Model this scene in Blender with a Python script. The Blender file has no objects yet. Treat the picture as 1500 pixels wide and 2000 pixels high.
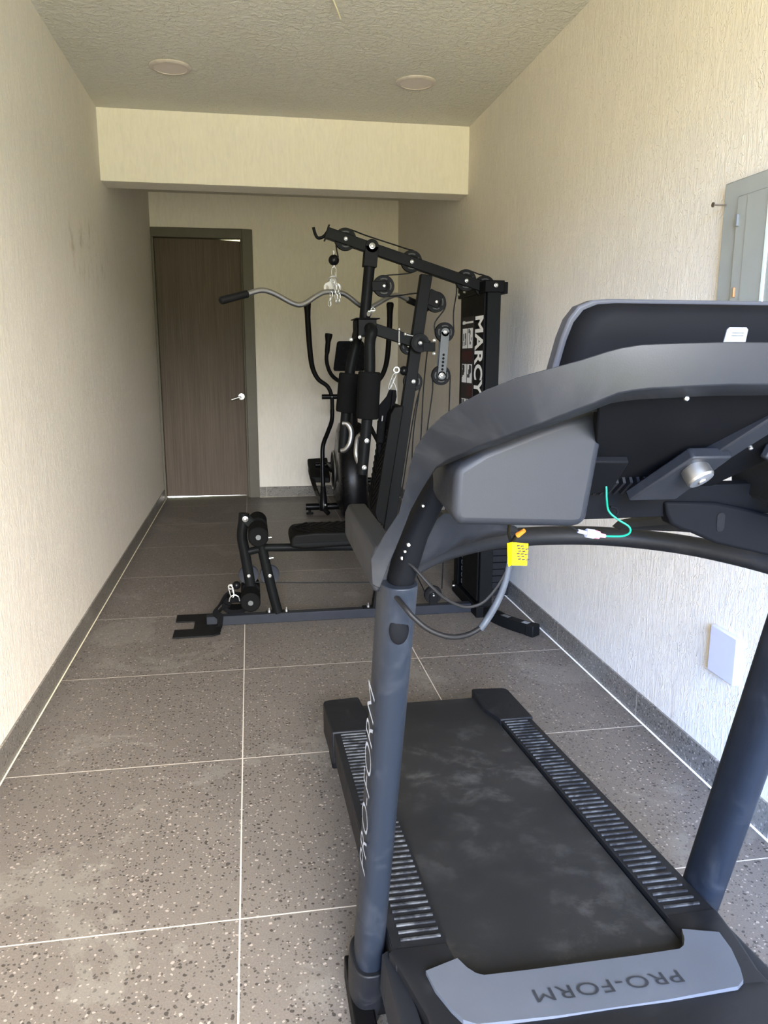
import bpy, bmesh, math, random
from mathutils import Vector, Matrix

C = bpy.context.scene
COL = C.collection
rnd = random.Random(7)

# ------------------------------------------------------------------ camera
cam_d = bpy.data.cameras.new('camera')
cam = bpy.data.objects.new('camera', cam_d)
COL.objects.link(cam)
C.camera = cam
cam_d.sensor_fit = 'VERTICAL'
cam_d.sensor_height = 24.0
cam_d.lens = 24.0 * 1512.56 / 2000.0
cam_d.clip_start = 0.05
_r = Vector((0.98570, -0.16797, 0.00200)).normalized()
_f = Vector((0.16521, 0.96632, -0.19670)).normalized()
_u = _r.cross(_f).normalized()
_r = _f.cross(_u).normalized()
M = Matrix((( _r.x, _u.x, -_f.x, 0.0), (_r.y, _u.y, -_f.y, 0.0), (_r.z, _u.z, -_f.z, 1.3797), (0, 0, 0, 1)))
cam.matrix_world = M

# ------------------------------------------------------------------ view + daylight
C.view_settings.view_transform = 'Standard'
C.view_settings.look = 'None'
C.view_settings.gamma = 1.0
C.view_settings.use_curve_mapping = False
C.view_settings.exposure = 0.08
try:
    C.cycles.max_bounces = 10
    C.cycles.diffuse_bounces = 7
    C.cycles.glossy_bounces = 4
    C.cycles.caustics_reflective = False
    C.cycles.caustics_refractive = False
    C.cycles.use_denoising = True
    C.cycles.sample_clamp_indirect = 6.0
except Exception:
    pass

SKY = (0.30, 0.72, 1.72)       # open blue sky, up and to the left of the doorway
HAZE = (0.97, 0.99, 1.04)      # bright hazy sky straight out of the doorway
GARDEN = (0.98, 0.93, 0.56)    # sunlit planting and paving outside
SIDE = (1.00, 0.89, 0.78)      # sunlit neighbour facade to the right
TREES = (0.62, 0.66, 0.36)      # shaded tree line around the horizon
SKY_S, HAZE_S, GARDEN_S, SIDE_S, TREES_S = 66.0, 92.0, 19.5, 98.0, 12.0
world = bpy.data.worlds.new('daylight')
C.world = world
world.use_nodes = True
wn, wl = world.node_tree.nodes, world.node_tree.links
wn.clear()
w_out = wn.new('ShaderNodeOutputWorld')
w_bg = wn.new('ShaderNodeBackground')
w_tc = wn.new('ShaderNodeTexCoord')
w_sep = wn.new('ShaderNodeSeparateXYZ')
wl.new(w_tc.outputs['Generated'], w_sep.inputs[0])
def w_range(sock, a, b):
    n = wn.new('ShaderNodeMapRange')
    n.interpolation_type = 'SMOOTHSTEP'
    n.inputs['From Min'].default_value = a
    n.inputs['From Max'].default_value = b
    wl.new(sock, n.inputs['Value'])
    return n.outputs['Result']
def w_mix(fac, a, b):
    n = wn.new('ShaderNodeMix')
    n.data_type = 'RGBA'
    wl.new(fac, n.inputs['Factor'])
    for sock, v in ((n.inputs[6], a), (n.inputs[7], b)):
        if isinstance(v, tuple):
            sock.default_value = (*v, 1)
        else:
            wl.new(v, sock)
    return n.outputs[2]
sky_c = tuple(c * SKY_S for c in SKY)
gar_c = tuple(c * GARDEN_S for c in GARDEN)
side_c = tuple(c * SIDE_S for c in SIDE)
haze_c = tuple(c * HAZE_S for c in HAZE)
up_col = w_mix(w_range(w_sep.outputs['X'], -0.30, -0.05), sky_c, haze_c)
up_col = w_mix(w_range(w_sep.outputs['X'], 0.06, 0.30), up_col, side_c)
tree_c = tuple(c * TREES_S for c in TREES)
low_col = w_mix(w_range(w_sep.outputs['Z'], -0.16, -0.05), gar_c, tree_c)
col = w_mix(w_range(w_sep.outputs['Z'], 0.07, 0.16), low_col, up_col)
wl.new(col, w_bg.inputs['Color'])
wl.new(w_bg.outputs[0], w_out.inputs[0])

# the doorway behind the photographer: a light portal lets Cycles sample the daylight through it
pl = bpy.data.lights.new('doorway_portal', 'AREA')
pl.shape = 'RECTANGLE'
pl.size, pl.size_y = 2.32, 2.84
po = bpy.data.objects.new('doorway_portal', pl)
COL.objects.link(po)
po.location = (0.297, -2.18, 1.42)
po.rotation_euler = (math.radians(90), 0, 0)
try:
    pl.cycles.is_portal = True
except Exception:
    COL.objects.unlink(po)

# ------------------------------------------------------------------ materials
def srgb(r, g, b):
    f = lambda c: (c / 255 / 12.92) if c / 255 <= 0.04045 else ((c / 255 + 0.055) / 1.055) ** 2.4
    return (f(r), f(g), f(b))

MATS = {}
def base_mat(name):
    m = bpy.data.materials.new(name)
    m.use_nodes = True
    nt = m.node_tree
    b = nt.nodes['Principled BSDF']
    MATS[name] = m
    return m, nt, b

def noise(nt, vec, scale, detail=4.0, rough=0.55, dist=0.0):
    n = nt.nodes.new('ShaderNodeTexNoise')
    n.inputs['Scale'].default_value = scale
    n.inputs['Detail'].default_value = detail
    n.inputs['Roughness'].default_value = rough
    n.inputs['Distortion'].default_value = dist
    if vec is not None:
        nt.links.new(vec, n.inputs['Vector'])
    return n

def coords(nt, scale=(1, 1, 1), loc=(0, 0, 0)):
    t = nt.nodes.new('ShaderNodeTexCoord')
    mp = nt.nodes.new('ShaderNodeMapping')
    mp.inputs['Scale'].default_value = scale
    mp.inputs['Location'].default_value = loc
    nt.links.new(t.outputs['Object'], mp.inputs[0])
    return mp.outputs[0]

def ramp(nt, fac, stops, interp='LINEAR'):
    r = nt.nodes.new('ShaderNodeValToRGB')
    r.color_ramp.interpolation = interp
    els = r.color_ramp.elements
    while len(els) < len(stops):
        els.new(0.5)
    for e, (p, c) in zip(els, stops):
        e.position = p
        e.color = (*c, 1) if len(c) == 3 else c
    nt.links.new(fac, r.inputs[0])
    return r.outputs[0]

def mix(nt, fac, a, b, mode='MIX'):
    n = nt.nodes.new('ShaderNodeMix')
    n.data_type = 'RGBA'
    n.blend_type = mode
    for sock, v in ((n.inputs['Factor'], fac), (n.inputs[6], a), (n.inputs[7], b)):
        if isinstance(v, (int, float)):
            sock.default_value = v
        elif isinstance(v, tuple):
            sock.default_value = (*v, 1)
        else:
            nt.links.new(v, sock)
    return n.outputs[2]

def mth(nt, op, a, b=None, c=None):
    n = nt.nodes.new('ShaderNodeMath')
    n.operation = op
    for i, v in enumerate((a, b, c)):
        if v is None:
            continue
        if isinstance(v, (int, float)):
            n.inputs[i].default_value = v
        else:
            nt.links.new(v, n.inputs[i])
    return n.outputs[0]

def bump(nt, h, strength, dist, normal=None):
    n = nt.nodes.new('ShaderNodeBump')
    n.inputs['Strength'].default_value = strength
    n.inputs['Distance'].default_value = dist
    nt.links.new(h, n.inputs['Height'])
    if normal is not None:
        nt.links.new(normal, n.inputs['Normal'])
    return n.outputs[0]

def plain(name, rgb, rough=0.5, metal=0.0, spec=0.12, var=0.12, vscale=9.0, grain=0.0, gscale=900.0, coat=0.0):
    m, nt, b = base_mat(name)
    v = coords(nt)
    n = noise(nt, v, vscale, 5.0)
    dark = tuple(c * (1 - var) for c in rgb)
    lite = tuple(min(1, c * (1 + var)) for c in rgb)
    nt.links.new(ramp(nt, n.outputs['Fac'], [(0.3, dark), (0.7, lite)]), b.inputs['Base Color'])
    nt.links.new(mth(nt, 'MULTIPLY_ADD', n.outputs['Fac'], 0.16, rough - 0.08), b.inputs['Roughness'])
    b.inputs['Metallic'].default_value = metal
    b.inputs['Specular IOR Level'].default_value = spec
    b.inputs['Coat Weight'].default_value = coat
    if grain:
        g = noise(nt, v, gscale, 2.0)
        nt.links.new(bump(nt, g.outputs['Fac'], grain, 0.0006), b.inputs['Normal'])
    return m

# stucco walls: raked vertical worm marks
def wall_mat(name, rgb, streak=1.0, stains=False, relief=0.55):
    m, nt, b = base_mat(name)
    v1 = coords(nt, (34, 34, 7))
    v2 = coords(nt, (90, 90, 34))
    n1 = noise(nt, v1, 1.0, 5.0, 0.6, 1.6)
    n2 = noise(nt, v2, 1.0, 3.0, 0.6, 0.8)
    v3 = coords(nt, (26, 26, 9))
    nw = noise(nt, v3, 1.0, 2.0, 0.5, 2.6)
    worm = mth(nt, 'ABSOLUTE', mth(nt, 'SUBTRACT', nw.outputs['Fac'], 0.5))
    ridge = mth(nt, 'SUBTRACT', 1.0, mth(nt, 'MINIMUM', mth(nt, 'MULTIPLY', worm, 34.0), 1.0))
    big = noise(nt, coords(nt), 1.3, 4.0)
    c0 = ramp(nt, n1.outputs['Fac'], [(0.3, tuple(c * 0.90 for c in rgb)), (0.72, tuple(min(1, c * 1.05) for c in rgb))])
    c1 = mix(nt, mth(nt, 'MULTIPLY', ridge, 0.55 * streak), c0, tuple(min(1, c * 1.25) for c in rgb))
    c2 = mix(nt, 0.30, c1, ramp(nt, big.outputs['Fac'], [(0.3, tuple(c * 0.90 for c in rgb)), (0.7, tuple(min(1, c * 1.06) for c in rgb))]))
    if stains:
        # brown run-off marks high up beside the beam
        t = nt.nodes.new('ShaderNodeTexCoord')
        sp = nt.nodes.new('ShaderNodeSeparateXYZ')
        nt.links.new(t.outputs['Object'], sp.inputs[0])
        dy = mth(nt, 'DIVIDE', mth(nt, 'SUBTRACT', sp.outputs['Y'], 4.75), 0.75)
        dz = mth(nt, 'DIVIDE', mth(nt, 'SUBTRACT', sp.outputs['Z'], 1.93), 0.22)
        rr = mth(nt, 'ADD', mth(nt, 'MULTIPLY', dy, dy), mth(nt, 'MULTIPLY', dz, dz))
        inside = mth(nt, 'MAXIMUM', mth(nt, 'SUBTRACT', 1.0, rr), 0.0)
        sn = noise(nt, coords(nt, (3.5, 3.5, 2.2), (0.4, 0.9, 0.3)), 2.3, 6.0, 0.7)
        mask = ramp(nt, sn.outputs['Fac'], [(0.52, (0, 0, 0)), (0.66, (1, 1, 1))])
        k = mth(nt, 'MULTIPLY', mth(nt, 'MULTIPLY', inside, 0.75), mask)
        c2 = mix(nt, k, c2, tuple(c * d for c, d in zip(rgb, (0.55, 0.48, 0.36))))
    nt.links.new(c2, b.inputs['Base Color'])
    b.inputs['Roughness'].default_value = 0.92
    b.inputs['Specular IOR Level'].default_value = 0.25
    h = mth(nt, 'ADD', mth(nt, 'MULTIPLY', n1.outputs['Fac'], 0.8), mth(nt, 'ADD', mth(nt, 'MULTIPLY', n2.outputs['Fac'], 0.35), mth(nt, 'MULTIPLY', ridge, 0.5 * streak)))
    nt.links.new(bump(nt, h, relief, 0.006), b.inputs['Normal'])
    return m

WALLC = (0.71, 0.665, 0.595)
wall_right_m = wall_mat('stucco_right', WALLC, 1.0)
wall_left_m = wall_mat('stucco_left', WALLC, 0.5, True, relief=0.6)
wall_back_m = wall_mat('stucco_back', WALLC, 0.1, relief=0.16)

def ceiling_mat():
    m, nt, b = base_mat('ceiling_plaster')
    v = coords(nt)
    n = noise(nt, v, 38, 5.0, 0.6, 0.6)
    n2 = noise(nt, v, 1.1, 3.0)
    nt.links.new(ramp(nt, n2.outputs['Fac'], [(0.3, (0.56, 0.545, 0.51)), (0.7, (0.62, 0.60, 0.56))]), b.inputs['Base Color'])
    b.inputs['Roughness'].default_value = 0.95
    b.inputs['Specular IOR Level'].default_value = 0.2
    hh = ramp(nt, n.outputs['Fac'], [(0.42, (0, 0, 0)), (0.66, (1, 1, 1))])
    nt.links.new(bump(nt, hh, 0.85, 0.005), b.inputs['Normal'])
    return m
ceiling_m = ceiling_mat()

GROUT_X, GROUT_Y, TILE = -0.0668, 1.7343, 0.8
def terrazzo(name, base, grout_axes, offs, grout_w=0.0042, rough=0.42):
    m, nt, b = base_mat(name)
    v = coords(nt)
    t = nt.nodes.new('ShaderNodeTexCoord')
    sp = nt.nodes.new('ShaderNodeSeparateXYZ')
    nt.links.new(t.outputs['Object'], sp.inputs[0])
    warp = noise(nt, v, 60, 2.0)
    vv = nt.nodes.new('ShaderNodeVectorMath')
    vv.operation = 'MULTIPLY_ADD'
    nt.links.new(warp.outputs['Color'], vv.inputs[0])
    vv.inputs[1].default_value = (0.012, 0.012, 0.012)
    nt.links.new(v, vv.inputs[2])
    big = noise(nt, v, 2.2, 5.0, 0.6)
    fine = noise(nt, v, 210, 4.0, 0.7)
    col = ramp(nt, big.outputs['Fac'], [(0.3, tuple(c * 0.90 for c in base)), (0.7, tuple(c * 1.08 for c in base))])
    col = mix(nt, 0.5, col, ramp(nt, fine.outputs['Fac'], [(0.3, tuple(c * 0.62 for c in base)), (0.7, tuple(c * 1.42 for c in base))]))
    def chips(scale, lo, hi, colour, seed, rad):
        nonlocal col
        vo = nt.nodes.new('ShaderNodeTexVoronoi')
        vo.feature = 'F1'
        vo.inputs['Scale'].default_value = scale
        vo.inputs['Randomness'].default_value = 1.0
        ad = nt.nodes.new('ShaderNodeVectorMath')
        ad.operation = 'ADD'
        ad.inputs[1].default_value = (seed, seed * 1.7, seed * 0.6)
        nt.links.new(vv.outputs[0], ad.inputs[0])
        nt.links.new(ad.outputs[0], vo.inputs['Vector'])
        s2 = nt.nodes.new('ShaderNodeSeparateColor')
        nt.links.new(vo.outputs['Color'], s2.inputs[0])
        pick = mth(nt, 'MULTIPLY', mth(nt, 'GREATER_THAN', s2.outputs[0], lo), mth(nt, 'LESS_THAN', s2.outputs[0], hi))
        sz = mth(nt, 'MULTIPLY_ADD', s2.outputs[1], rad * 0.8, rad * 0.35)
        near = mth(nt, 'LESS_THAN', vo.outputs['Distance'], sz)
        col = mix(nt, mth(nt, 'MULTIPLY', pick, near), col, colour)
    chips(80, 0.0, 0.42, tuple(c * 0.34 for c in base), 3.1, 0.36)
    chips(125, 0.1, 0.40, tuple(c * 0.50 for c in base), 5.3, 0.40)
    chips(66, 0.0, 0.24, tuple(min(1, c * 2.2) for c in base), 7.7, 0.27)
    chips(110, 0.6, 0.80, tuple(min(1, c * 2.1) for c in base), 1.9, 0.34)
    chips(46, 0.0, 0.08, tuple(c * 0.40 for c in base), 11.9, 0.20)
    # dried wash marks
    dirt = noise(nt, coords(nt, (1.0, 0.9, 1), (2.3, 0.7, 0)), 1.9, 7.0, 0.66, 0.7)
    dm = ramp(nt, dirt.outputs['Fac'], [(0.575, (0, 0, 0)), (0.60, (1, 1, 1)), (0.75, (0.5, 0.5, 0.5))])
    col = mix(nt, mth(nt, 'MULTIPLY', dm, 0.24), col, tuple(min(1, c * k) for c, k in zip(base, (1.9, 2.05, 2.05))))
    g = None
    for ax, off in zip(grout_axes, offs):
        q = mth(nt, 'DIVIDE', mth(nt, 'SUBTRACT', sp.outputs[ax], off), TILE)
        fr = mth(nt, 'ABSOLUTE', mth(nt, 'SUBTRACT', q, mth(nt, 'ROUND', q)))
        line = mth(nt, 'LESS_THAN', fr, grout_w / 2 / TILE)
        g = line if g is None else mth(nt, 'MAXIMUM', g, line)
    if g is not None:
        col = mix(nt, g, col, (0.42, 0.385, 0.335))
        rg = mth(nt, 'MULTIPLY_ADD', g, 0.4, rough)
        nt.links.new(rg, b.inputs['Roughness'])
    else:
        b.inputs['Roughness'].default_value = rough
    nt.links.new(col, b.inputs['Base Color'])
    b.inputs['Specular IOR Level'].default_value = 0.22
    return m
TERR = (0.112, 0.0985, 0.087)
floor_m = terrazzo('terrazzo_floor', TERR, ('X', 'Y'), (GROUT_X, GROUT_Y))
skirt_r_m = terrazzo('terrazzo_skirting_right', (0.150, 0.138, 0.122), ('Y',), (1.81,), 0.004)
skirt_l_m = terrazzo('terrazzo_skirting_left', (0.150, 0.138, 0.122), ('Y',), (2.46,), 0.003)
skirt_b_m = terrazzo('terrazzo_skirting_back', (0.150, 0.138, 0.122), ('X',), (0.93,), 0.003)

def wood_mat():
    m, nt, b = base_mat('grey_oak_laminate')
    n = noise(nt, coords(nt, (120, 120, 2.2)), 1.0, 5.0, 0.65, 0.4)
    n2 = noise(nt, coords(nt, (16, 16, 0.6)), 1.0, 3.0)
    c = ramp(nt, n.outputs['Fac'], [(0.28, (0.066, 0.049, 0.036)), (0.5, (0.100, 0.077, 0.059)), (0.75, (0.145, 0.113, 0.089))])
    c = mix(nt, 0.35, c, ramp(nt, n2.outputs['Fac'], [(0.3, (0.078, 0.060, 0.046)), (0.7, (0.125, 0.097, 0.076))]))
    nt.links.new(c, b.inputs['Base Color'])
    b.inputs['Roughness'].default_value = 0.55
    b.inputs['Specular IOR Level'].default_value = 0.12
    return m
door_m = wood_mat()
jamb_m = plain('door_frame_paint', (0.085, 0.075, 0.055), 0.5, spec=0.3, var=0.08)

powder = plain('charcoal_powder_coat', (0.0050, 0.0053, 0.0054), 0.45, spec=0.05, grain=0.10, gscale=700)
powder_d = plain('black_powder_coat', (0.0035, 0.0035, 0.0038), 0.45, spec=0.05)
base_tube = plain('grey_powder_coat', (0.016, 0.0175, 0.022), 0.42, spec=0.08, grain=0.08)
foam = plain('black_foam', (0.0045, 0.0045, 0.0045), 0.85, spec=0.04, grain=0.5, gscale=420)
foam_cap = plain('foam_end_cap', (0.010, 0.010, 0.0105), 0.6)
rubber = plain('black_rubber', (0.0045, 0.0045, 0.0048), 0.6)
pulley_m = plain('pulley_rim_nylon', (0.006, 0.006, 0.0063), 0.5, spec=0.06)
pulley_w = plain('pulley_web_nylon', (0.05, 0.05, 0.049), 0.5)
chrome = plain('zinc_plated_steel', (0.50, 0.50, 0.485), 0.32, metal=0.9, var=0.05)
zinc_plate = plain('zinc_sheet', (0.50, 0.49, 0.46), 0.5, metal=0.35, var=0.06)
satin = plain('satin_steel', (0.34, 0.34, 0.335), 0.38, metal=1.0, var=0.05)
plate_grey = plain('grey_steel_link', (0.075, 0.078, 0.078), 0.45, metal=0.4)
cable_m = plain('black_cable', (0.005, 0.005, 0.0055), 0.5)
glossy = plain('gloss_black_plastic', (0.0035, 0.0035, 0.004), 0.28)
iron = plain('weight_plate_black', (0.006, 0.006, 0.007), 0.55)
white_print = plain('white_print', (0.88, 0.87, 0.83), 0.5, var=0.03)
print_grey = plain('grey_print', (0.09, 0.09, 0.09), 0.55, var=0.25, vscale=120)
print_dark = plain('dark_print', (0.02, 0.016, 0.016), 0.5)
print_red = plain('maroon_print', (0.045, 0.012, 0.012), 0.5)
sticker_w = plain('white_sticker', (0.17, 0.185, 0.20), 0.5, var=0.02)
strap_m = plain('black_webbing', (0.004, 0.004, 0.0045), 0.85, spec=0.04, grain=0.4, gscale=800)

def vinyl_mat():
    m, nt, b = base_mat('black_vinyl')
    b.inputs['Base Color'].default_value = (0.0035, 0.0034, 0.0032, 1)
    b.inputs['Specular IOR Level'].default_value = 0.05
    n = noise(nt, coords(nt), 420, 3.0)
    nt.links.new(bump(nt, n.outputs['Fac'], 0.25, 0.0005), b.inputs['Normal'])
    nt.links.new(mth(nt, 'MULTIPLY_ADD', n.outputs['Fac'], 0.15, 0.45), b.inputs['Roughness'])
    return m
vinyl = vinyl_mat()

def dusty(name, rgb, rough, dust, lo, hi, scale, amount, grain=0.0, gscale=700):
    m, nt, b = base_mat(name)
    v = coords(nt)
    n = noise(nt, v, scale, 7.0, 0.66, 0.8)
    k = ramp(nt, n.outputs['Fac'], [(lo, (0, 0, 0)), (hi, (1, 1, 1))])
    c = mix(nt, mth(nt, 'MULTIPLY', k, amount), rgb, dust)
    nt.links.new(c, b.inputs['Base Color'])
    nt.links.new(mth(nt, 'MULTIPLY_ADD', k, 0.22, rough), b.inputs['Roughness'])
    b.inputs['Specular IOR Level'].default_value = 0.17
    if grain:
        g = noise(nt, v, gscale, 2.0)
        nt.links.new(bump(nt, g.outputs['Fac'], grain, 0.0006), b.inputs['Normal'])
    return m
tm_shell = dusty('treadmill_shell_plastic', (0.0075, 0.0085, 0.0108), 0.42, (0.05, 0.05, 0.052), 0.5, 0.75, 9, 0.2, 0.12)
tm_post = dusty('treadmill_post_paint', (0.0085, 0.0115, 0.0175), 0.42, (0.07, 0.075, 0.085), 0.52, 0.8, 11, 0.22, 0.12)
tm_black = dusty('treadmill_black_plastic', (0.0065, 0.007, 0.0085), 0.5, (0.06, 0.06, 0.065), 0.55, 0.8, 13, 0.18, 0.15)
tm_grey = dusty('treadmill_tray_plastic', (0.0080, 0.0092, 0.0122), 0.5, (0.04, 0.043, 0.05), 0.5, 0.8, 6, 0.15, 0.15)
tm_inner = plain('treadmill_inner_plastic', (0.0034, 0.0037, 0.0046), 0.62, spec=0.03)
tm_rim = plain('display_rim_plastic', (0.034, 0.036, 0.043), 0.45)
tm_band = plain('silver_grey_plastic', (0.066, 0.074, 0.090), 0.42, var=0.05)
tm_ridge = dusty('worn_highlit_ridge_plastic', (0.014, 0.015, 0.018), 0.38, (0.095, 0.10, 0.105), 0.44, 0.66, 24, 0.7)  # lighter ridge tops: wear plus a highlight painted into the colour
logo_dark = plain('dark_logo_print', (0.020, 0.022, 0.026), 0.45)
logo_light = plain('light_logo_print', (0.20, 0.215, 0.24), 0.45)

def belt_mat():
    m, nt, b = base_mat('treadmill_belt_rubber')
    v = coords(nt)
    t = nt.nodes.new('ShaderNodeTexCoord')
    n = noise(nt, v, 9.0, 8.0, 0.72, 0.25)
    k = ramp(nt, n.outputs['Fac'], [(0.50, (0, 0, 0)), (0.70, (0.6, 0.6, 0.6)), (0.82, (1, 1, 1))])
    big = noise(nt, v, 2.4, 3.0, 0.5)
    kb = ramp(nt, big.outputs['Fac'], [(0.40, (0, 0, 0)), (0.68, (1, 1, 1))])
    c = mix(nt, mth(nt, 'MULTIPLY', kb, 0.35), (0.0095, 0.0098, 0.0108), (0.030, 0.029, 0.028))
    c = mix(nt, mth(nt, 'MULTIPLY', mth(nt, 'MULTIPLY', k, kb), 0.45), c, (0.19, 0.19, 0.19))
    # scattered shoe prints of grey dust: rows of short bars inside rounded patches
    sp = nt.nodes.new('ShaderNodeSeparateXYZ')
    nt.links.new(v, sp.inputs[0])
    for (fx, fy, sx, sy) in ((0.585, 1.60, 0.050, 0.075), (0.52, 1.83, 0.055, 0.07), (0.47, 1.36, 0.042, 0.06), (0.61, 1.47, 0.05, 0.06), (0.47, 2.20, 0.05, 0.06), (0.53, 1.28, 0.05, 0.05)):
        dx = mth(nt, 'DIVIDE', mth(nt, 'SUBTRACT', sp.outputs[0], fx), sx)
        dy = mth(nt, 'DIVIDE', mth(nt, 'SUBTRACT', sp.outputs[1], fy), sy)
        ins = mth(nt, 'MAXIMUM', mth(nt, 'SUBTRACT', 1.0, mth(nt, 'ADD', mth(nt, 'MULTIPLY', dx, dx), mth(nt, 'MULTIPLY', dy, dy))), 0.0)
        pn = noise(nt, coords(nt, (1, 1, 1), (fx * 9, fy * 5, 0)), 38, 6.0, 0.74, 0.3)
        pk = ramp(nt, pn.outputs['Fac'], [(0.48, (0, 0, 0)), (0.68, (1, 1, 1))])
        c = mix(nt, mth(nt, 'MULTIPLY', mth(nt, 'MULTIPLY', ins, pk), 0.85), c, (0.27, 0.27, 0.265))
    nt.links.new(c, b.inputs['Base Color'])
    b.inputs['Roughness'].default_value = 0.66
    b.inputs['Specular IOR Level'].default_value = 0.2
    ck = nt.nodes.new('ShaderNodeTexChecker')
    ck.inputs['Scale'].default_value = 420
    nt.links.new(v, ck.inputs['Vector'])
    nt.links.new(bump(nt, ck.outputs['Fac'], 0.25, 0.0006), b.inputs['Normal'])
    return m
belt_m = belt_mat()

yellow_m = plain('yellow_tag_paper', (0.55, 0.40, 0.0), 0.6, var=0.03)
green_m = plain('green_wire', (0.004, 0.13, 0.08), 0.45, var=0.05)
pink_m = plain('pink_terminal', (0.42, 0.14, 0.20), 0.4, var=0.05)
clear_m = plain('clear_terminal_sleeve', (0.30, 0.33, 0.42), 0.3, var=0.05)
orange_m = plain('orange_wires', (0.50, 0.16, 0.02), 0.5, var=0.1)
sleeve_m = plain('grey_cable_sleeve', (0.028, 0.033, 0.041), 0.45)
panel_m = plain('panel_grey_enamel', (0.29, 0.31, 0.30), 0.45, var=0.06, vscale=4)
panel_edge = plain('panel_edge_highlight', (0.62, 0.70, 0.70), 0.4, var=0.03)  # highlight along the door edge, put into a paler base colour
cover_m = plain('white_cover_plastic', (0.50, 0.50, 0.64), 0.4, var=0.02)
lens_m = plain('opal_lens', (0.60, 0.54, 0.53), 0.5, var=0.02)
rim_m = plain('downlight_rim', (0.50, 0.45, 0.42), 0.55, var=0.12, vscale=30)
wire_m = plain('cream_wire', (0.80, 0.74, 0.55), 0.5)
copper_m = plain('copper_pin', (0.60, 0.32, 0.16), 0.4, metal=0.6)
nail_m = plain('dull_nail_steel', (0.16, 0.13, 0.11), 0.5, metal=0.8)

# ------------------------------------------------------------------ mesh helpers
V = Vector
class MB:
    def __init__(s):
        s.v, s.f, s.m = [], [], []
    def add(s, vs, fs, m=0):
        o = len(s.v)
        s.v += [tuple(p) for p in vs]
        s.f += [tuple(i + o for i in q) for q in fs]
        s.m += [m] * len(fs)
        return s
    def box(s, x0, x1, y0, y1, z0, z1, m=0):
        vs = [(x, y, z) for z in (z0, z1) for y in (y0, y1) for x in (x0, x1)]
        return s.add(vs, [(0, 2, 3, 1), (4, 5, 7, 6), (0, 1, 5, 4), (2, 6, 7, 3), (0, 4, 6, 2), (1, 3, 7, 5)], m)
    def prism(s, poly, off, m=0):
        n = len(poly)
        off = V(off)
        a = [V(p) for p in poly]
        vs = a + [p + off for p in a]
        fs = [tuple(range(n)), tuple(range(2 * n - 1, n - 1, -1))]
        fs += [(i, n + i, n + (i + 1) % n, (i + 1) % n) for i in range(n)]
        return s.add(vs, fs, m)
    def bar(s, p0, p1, wa, wb, hint=(0, 1, 0), m=0):
        p0, p1 = V(p0), V(p1)
        d = (p1 - p0).normalized()
        a = V(hint)
        a = (a - d * a.dot(d)).normalized()
        b = d.cross(a)
        q = [p0 + a * (sa * wa / 2) + b * (sb * wb / 2) for sa, sb in ((-1, -1), (1, -1), (1, 1), (-1, 1))]
        return s.prism(q, p1 - p0, m)
    def loft(s, rings, caps=True, m=0, closed=True):
        n = len(rings[0])
        vs = [p for r in rings for p in r]
        fs = []
        for k in range(len(rings) - 1):
            for i in range(n if closed else n - 1):
                j = (i + 1) % n
                fs.append((k * n + i, k * n + j, (k + 1) * n + j, (k + 1) * n + i))
        if caps:
            fs.append(tuple(range(n - 1, -1, -1)))
            fs.append(tuple((len(rings) - 1) * n + i for i in range(n)))
        return s.add(vs, fs, m)
    def cyl(s, p0, p1, r0, r1=None, n=28, m=0, caps=True):
        p0, p1 = V(p0), V(p1)
        r1 = r0 if r1 is None else r1
        d = (p1 - p0).normalized()
        a = d.orthogonal().normalized()
        b = d.cross(a)
        ring = lambda c, r: [c + (a * math.cos(t) + b * math.sin(t)) * r for t in (2 * math.pi * i / n for i in range(n))]
        return s.loft([ring(p0, r0), ring(p1, r1)], caps, m)
    def lathe(s, prof, base, axis, n=36, m=0):
        base, d = V(base), V(axis).normalized()
        a = d.orthogonal().normalized()
        b = d.cross(a)
        rings = [[base + d * h + (a * math.cos(2 * math.pi * i / n) + b * math.sin(2 * math.pi * i / n)) * max(r, 1e-5) for i in range(n)] for r, h in prof]
        return s.loft(rings, True, m)
    def sph(s, c, r, m=0, n=20, sx=1, sy=1, sz=1):
        c = V(c)
        rings = []
        for k in range(1, n):
            t = math.pi * k / n
            rings.append([c + V((sx * r * math.sin(t) * math.cos(2 * math.pi * i / n), sy * r * math.sin(t) * math.sin(2 * math.pi * i / n), -sz * r * math.cos(t))) for i in range(n)])
        return s.loft(rings, True, m)
    def tube(s, pts, r, n=12, m=0, sub=6, caps=True, oval=None):
        P = smooth_path(pts, sub) if sub else [V(p) for p in pts]
        R = r if isinstance(r, (list, tuple)) else None
        rings = []
        prev = None
        for i, p in enumerate(P):
            d = (P[min(i + 1, len(P) - 1)] - P[max(i - 1, 0)]).normalized()
            a = (d.orthogonal() if prev is None else prev - d * prev.dot(d)).normalized()
            prev = a
            b = d.cross(a)
            if R:
                q = i / (len(P) - 1) * (len(R) - 1)
                k = min(int(q), len(R) - 2)
                rr = R[k] + (R[k + 1] - R[k]) * (q - k)
            else:
                rr = r
            rings.append([p + (a * math.cos(2 * math.pi * j / n) + b * math.sin(2 * math.pi * j / n)) * rr for j in range(n)])
        return s.loft(rings, caps, m)
    def ring(s, c, axis, R, r, n=28, k=10, m=0, a0=0.0, a1=360.0, ex=(1, 1)):
        c, d = V(c), V(axis).normalized()
        a = d.orthogonal().normalized()
        b = d.cross(a)
        full = abs(a1 - a0) >= 359.9
        pts = [math.radians(a0 + (a1 - a0) * i / n) for i in range(n + (0 if full else 1))]
        rings = []
        for t in pts:
            o = a * math.cos(t) * ex[0] + b * math.sin(t) * ex[1]
            rings.append([c + o * R + (o.normalized() * math.cos(2 * math.pi * j / k) + d * math.sin(2 * math.pi * j / k)) * r for j in range(k)])
        if full:
            rings.append(rings[0])
        return s.loft(rings, not full, m)
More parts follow.
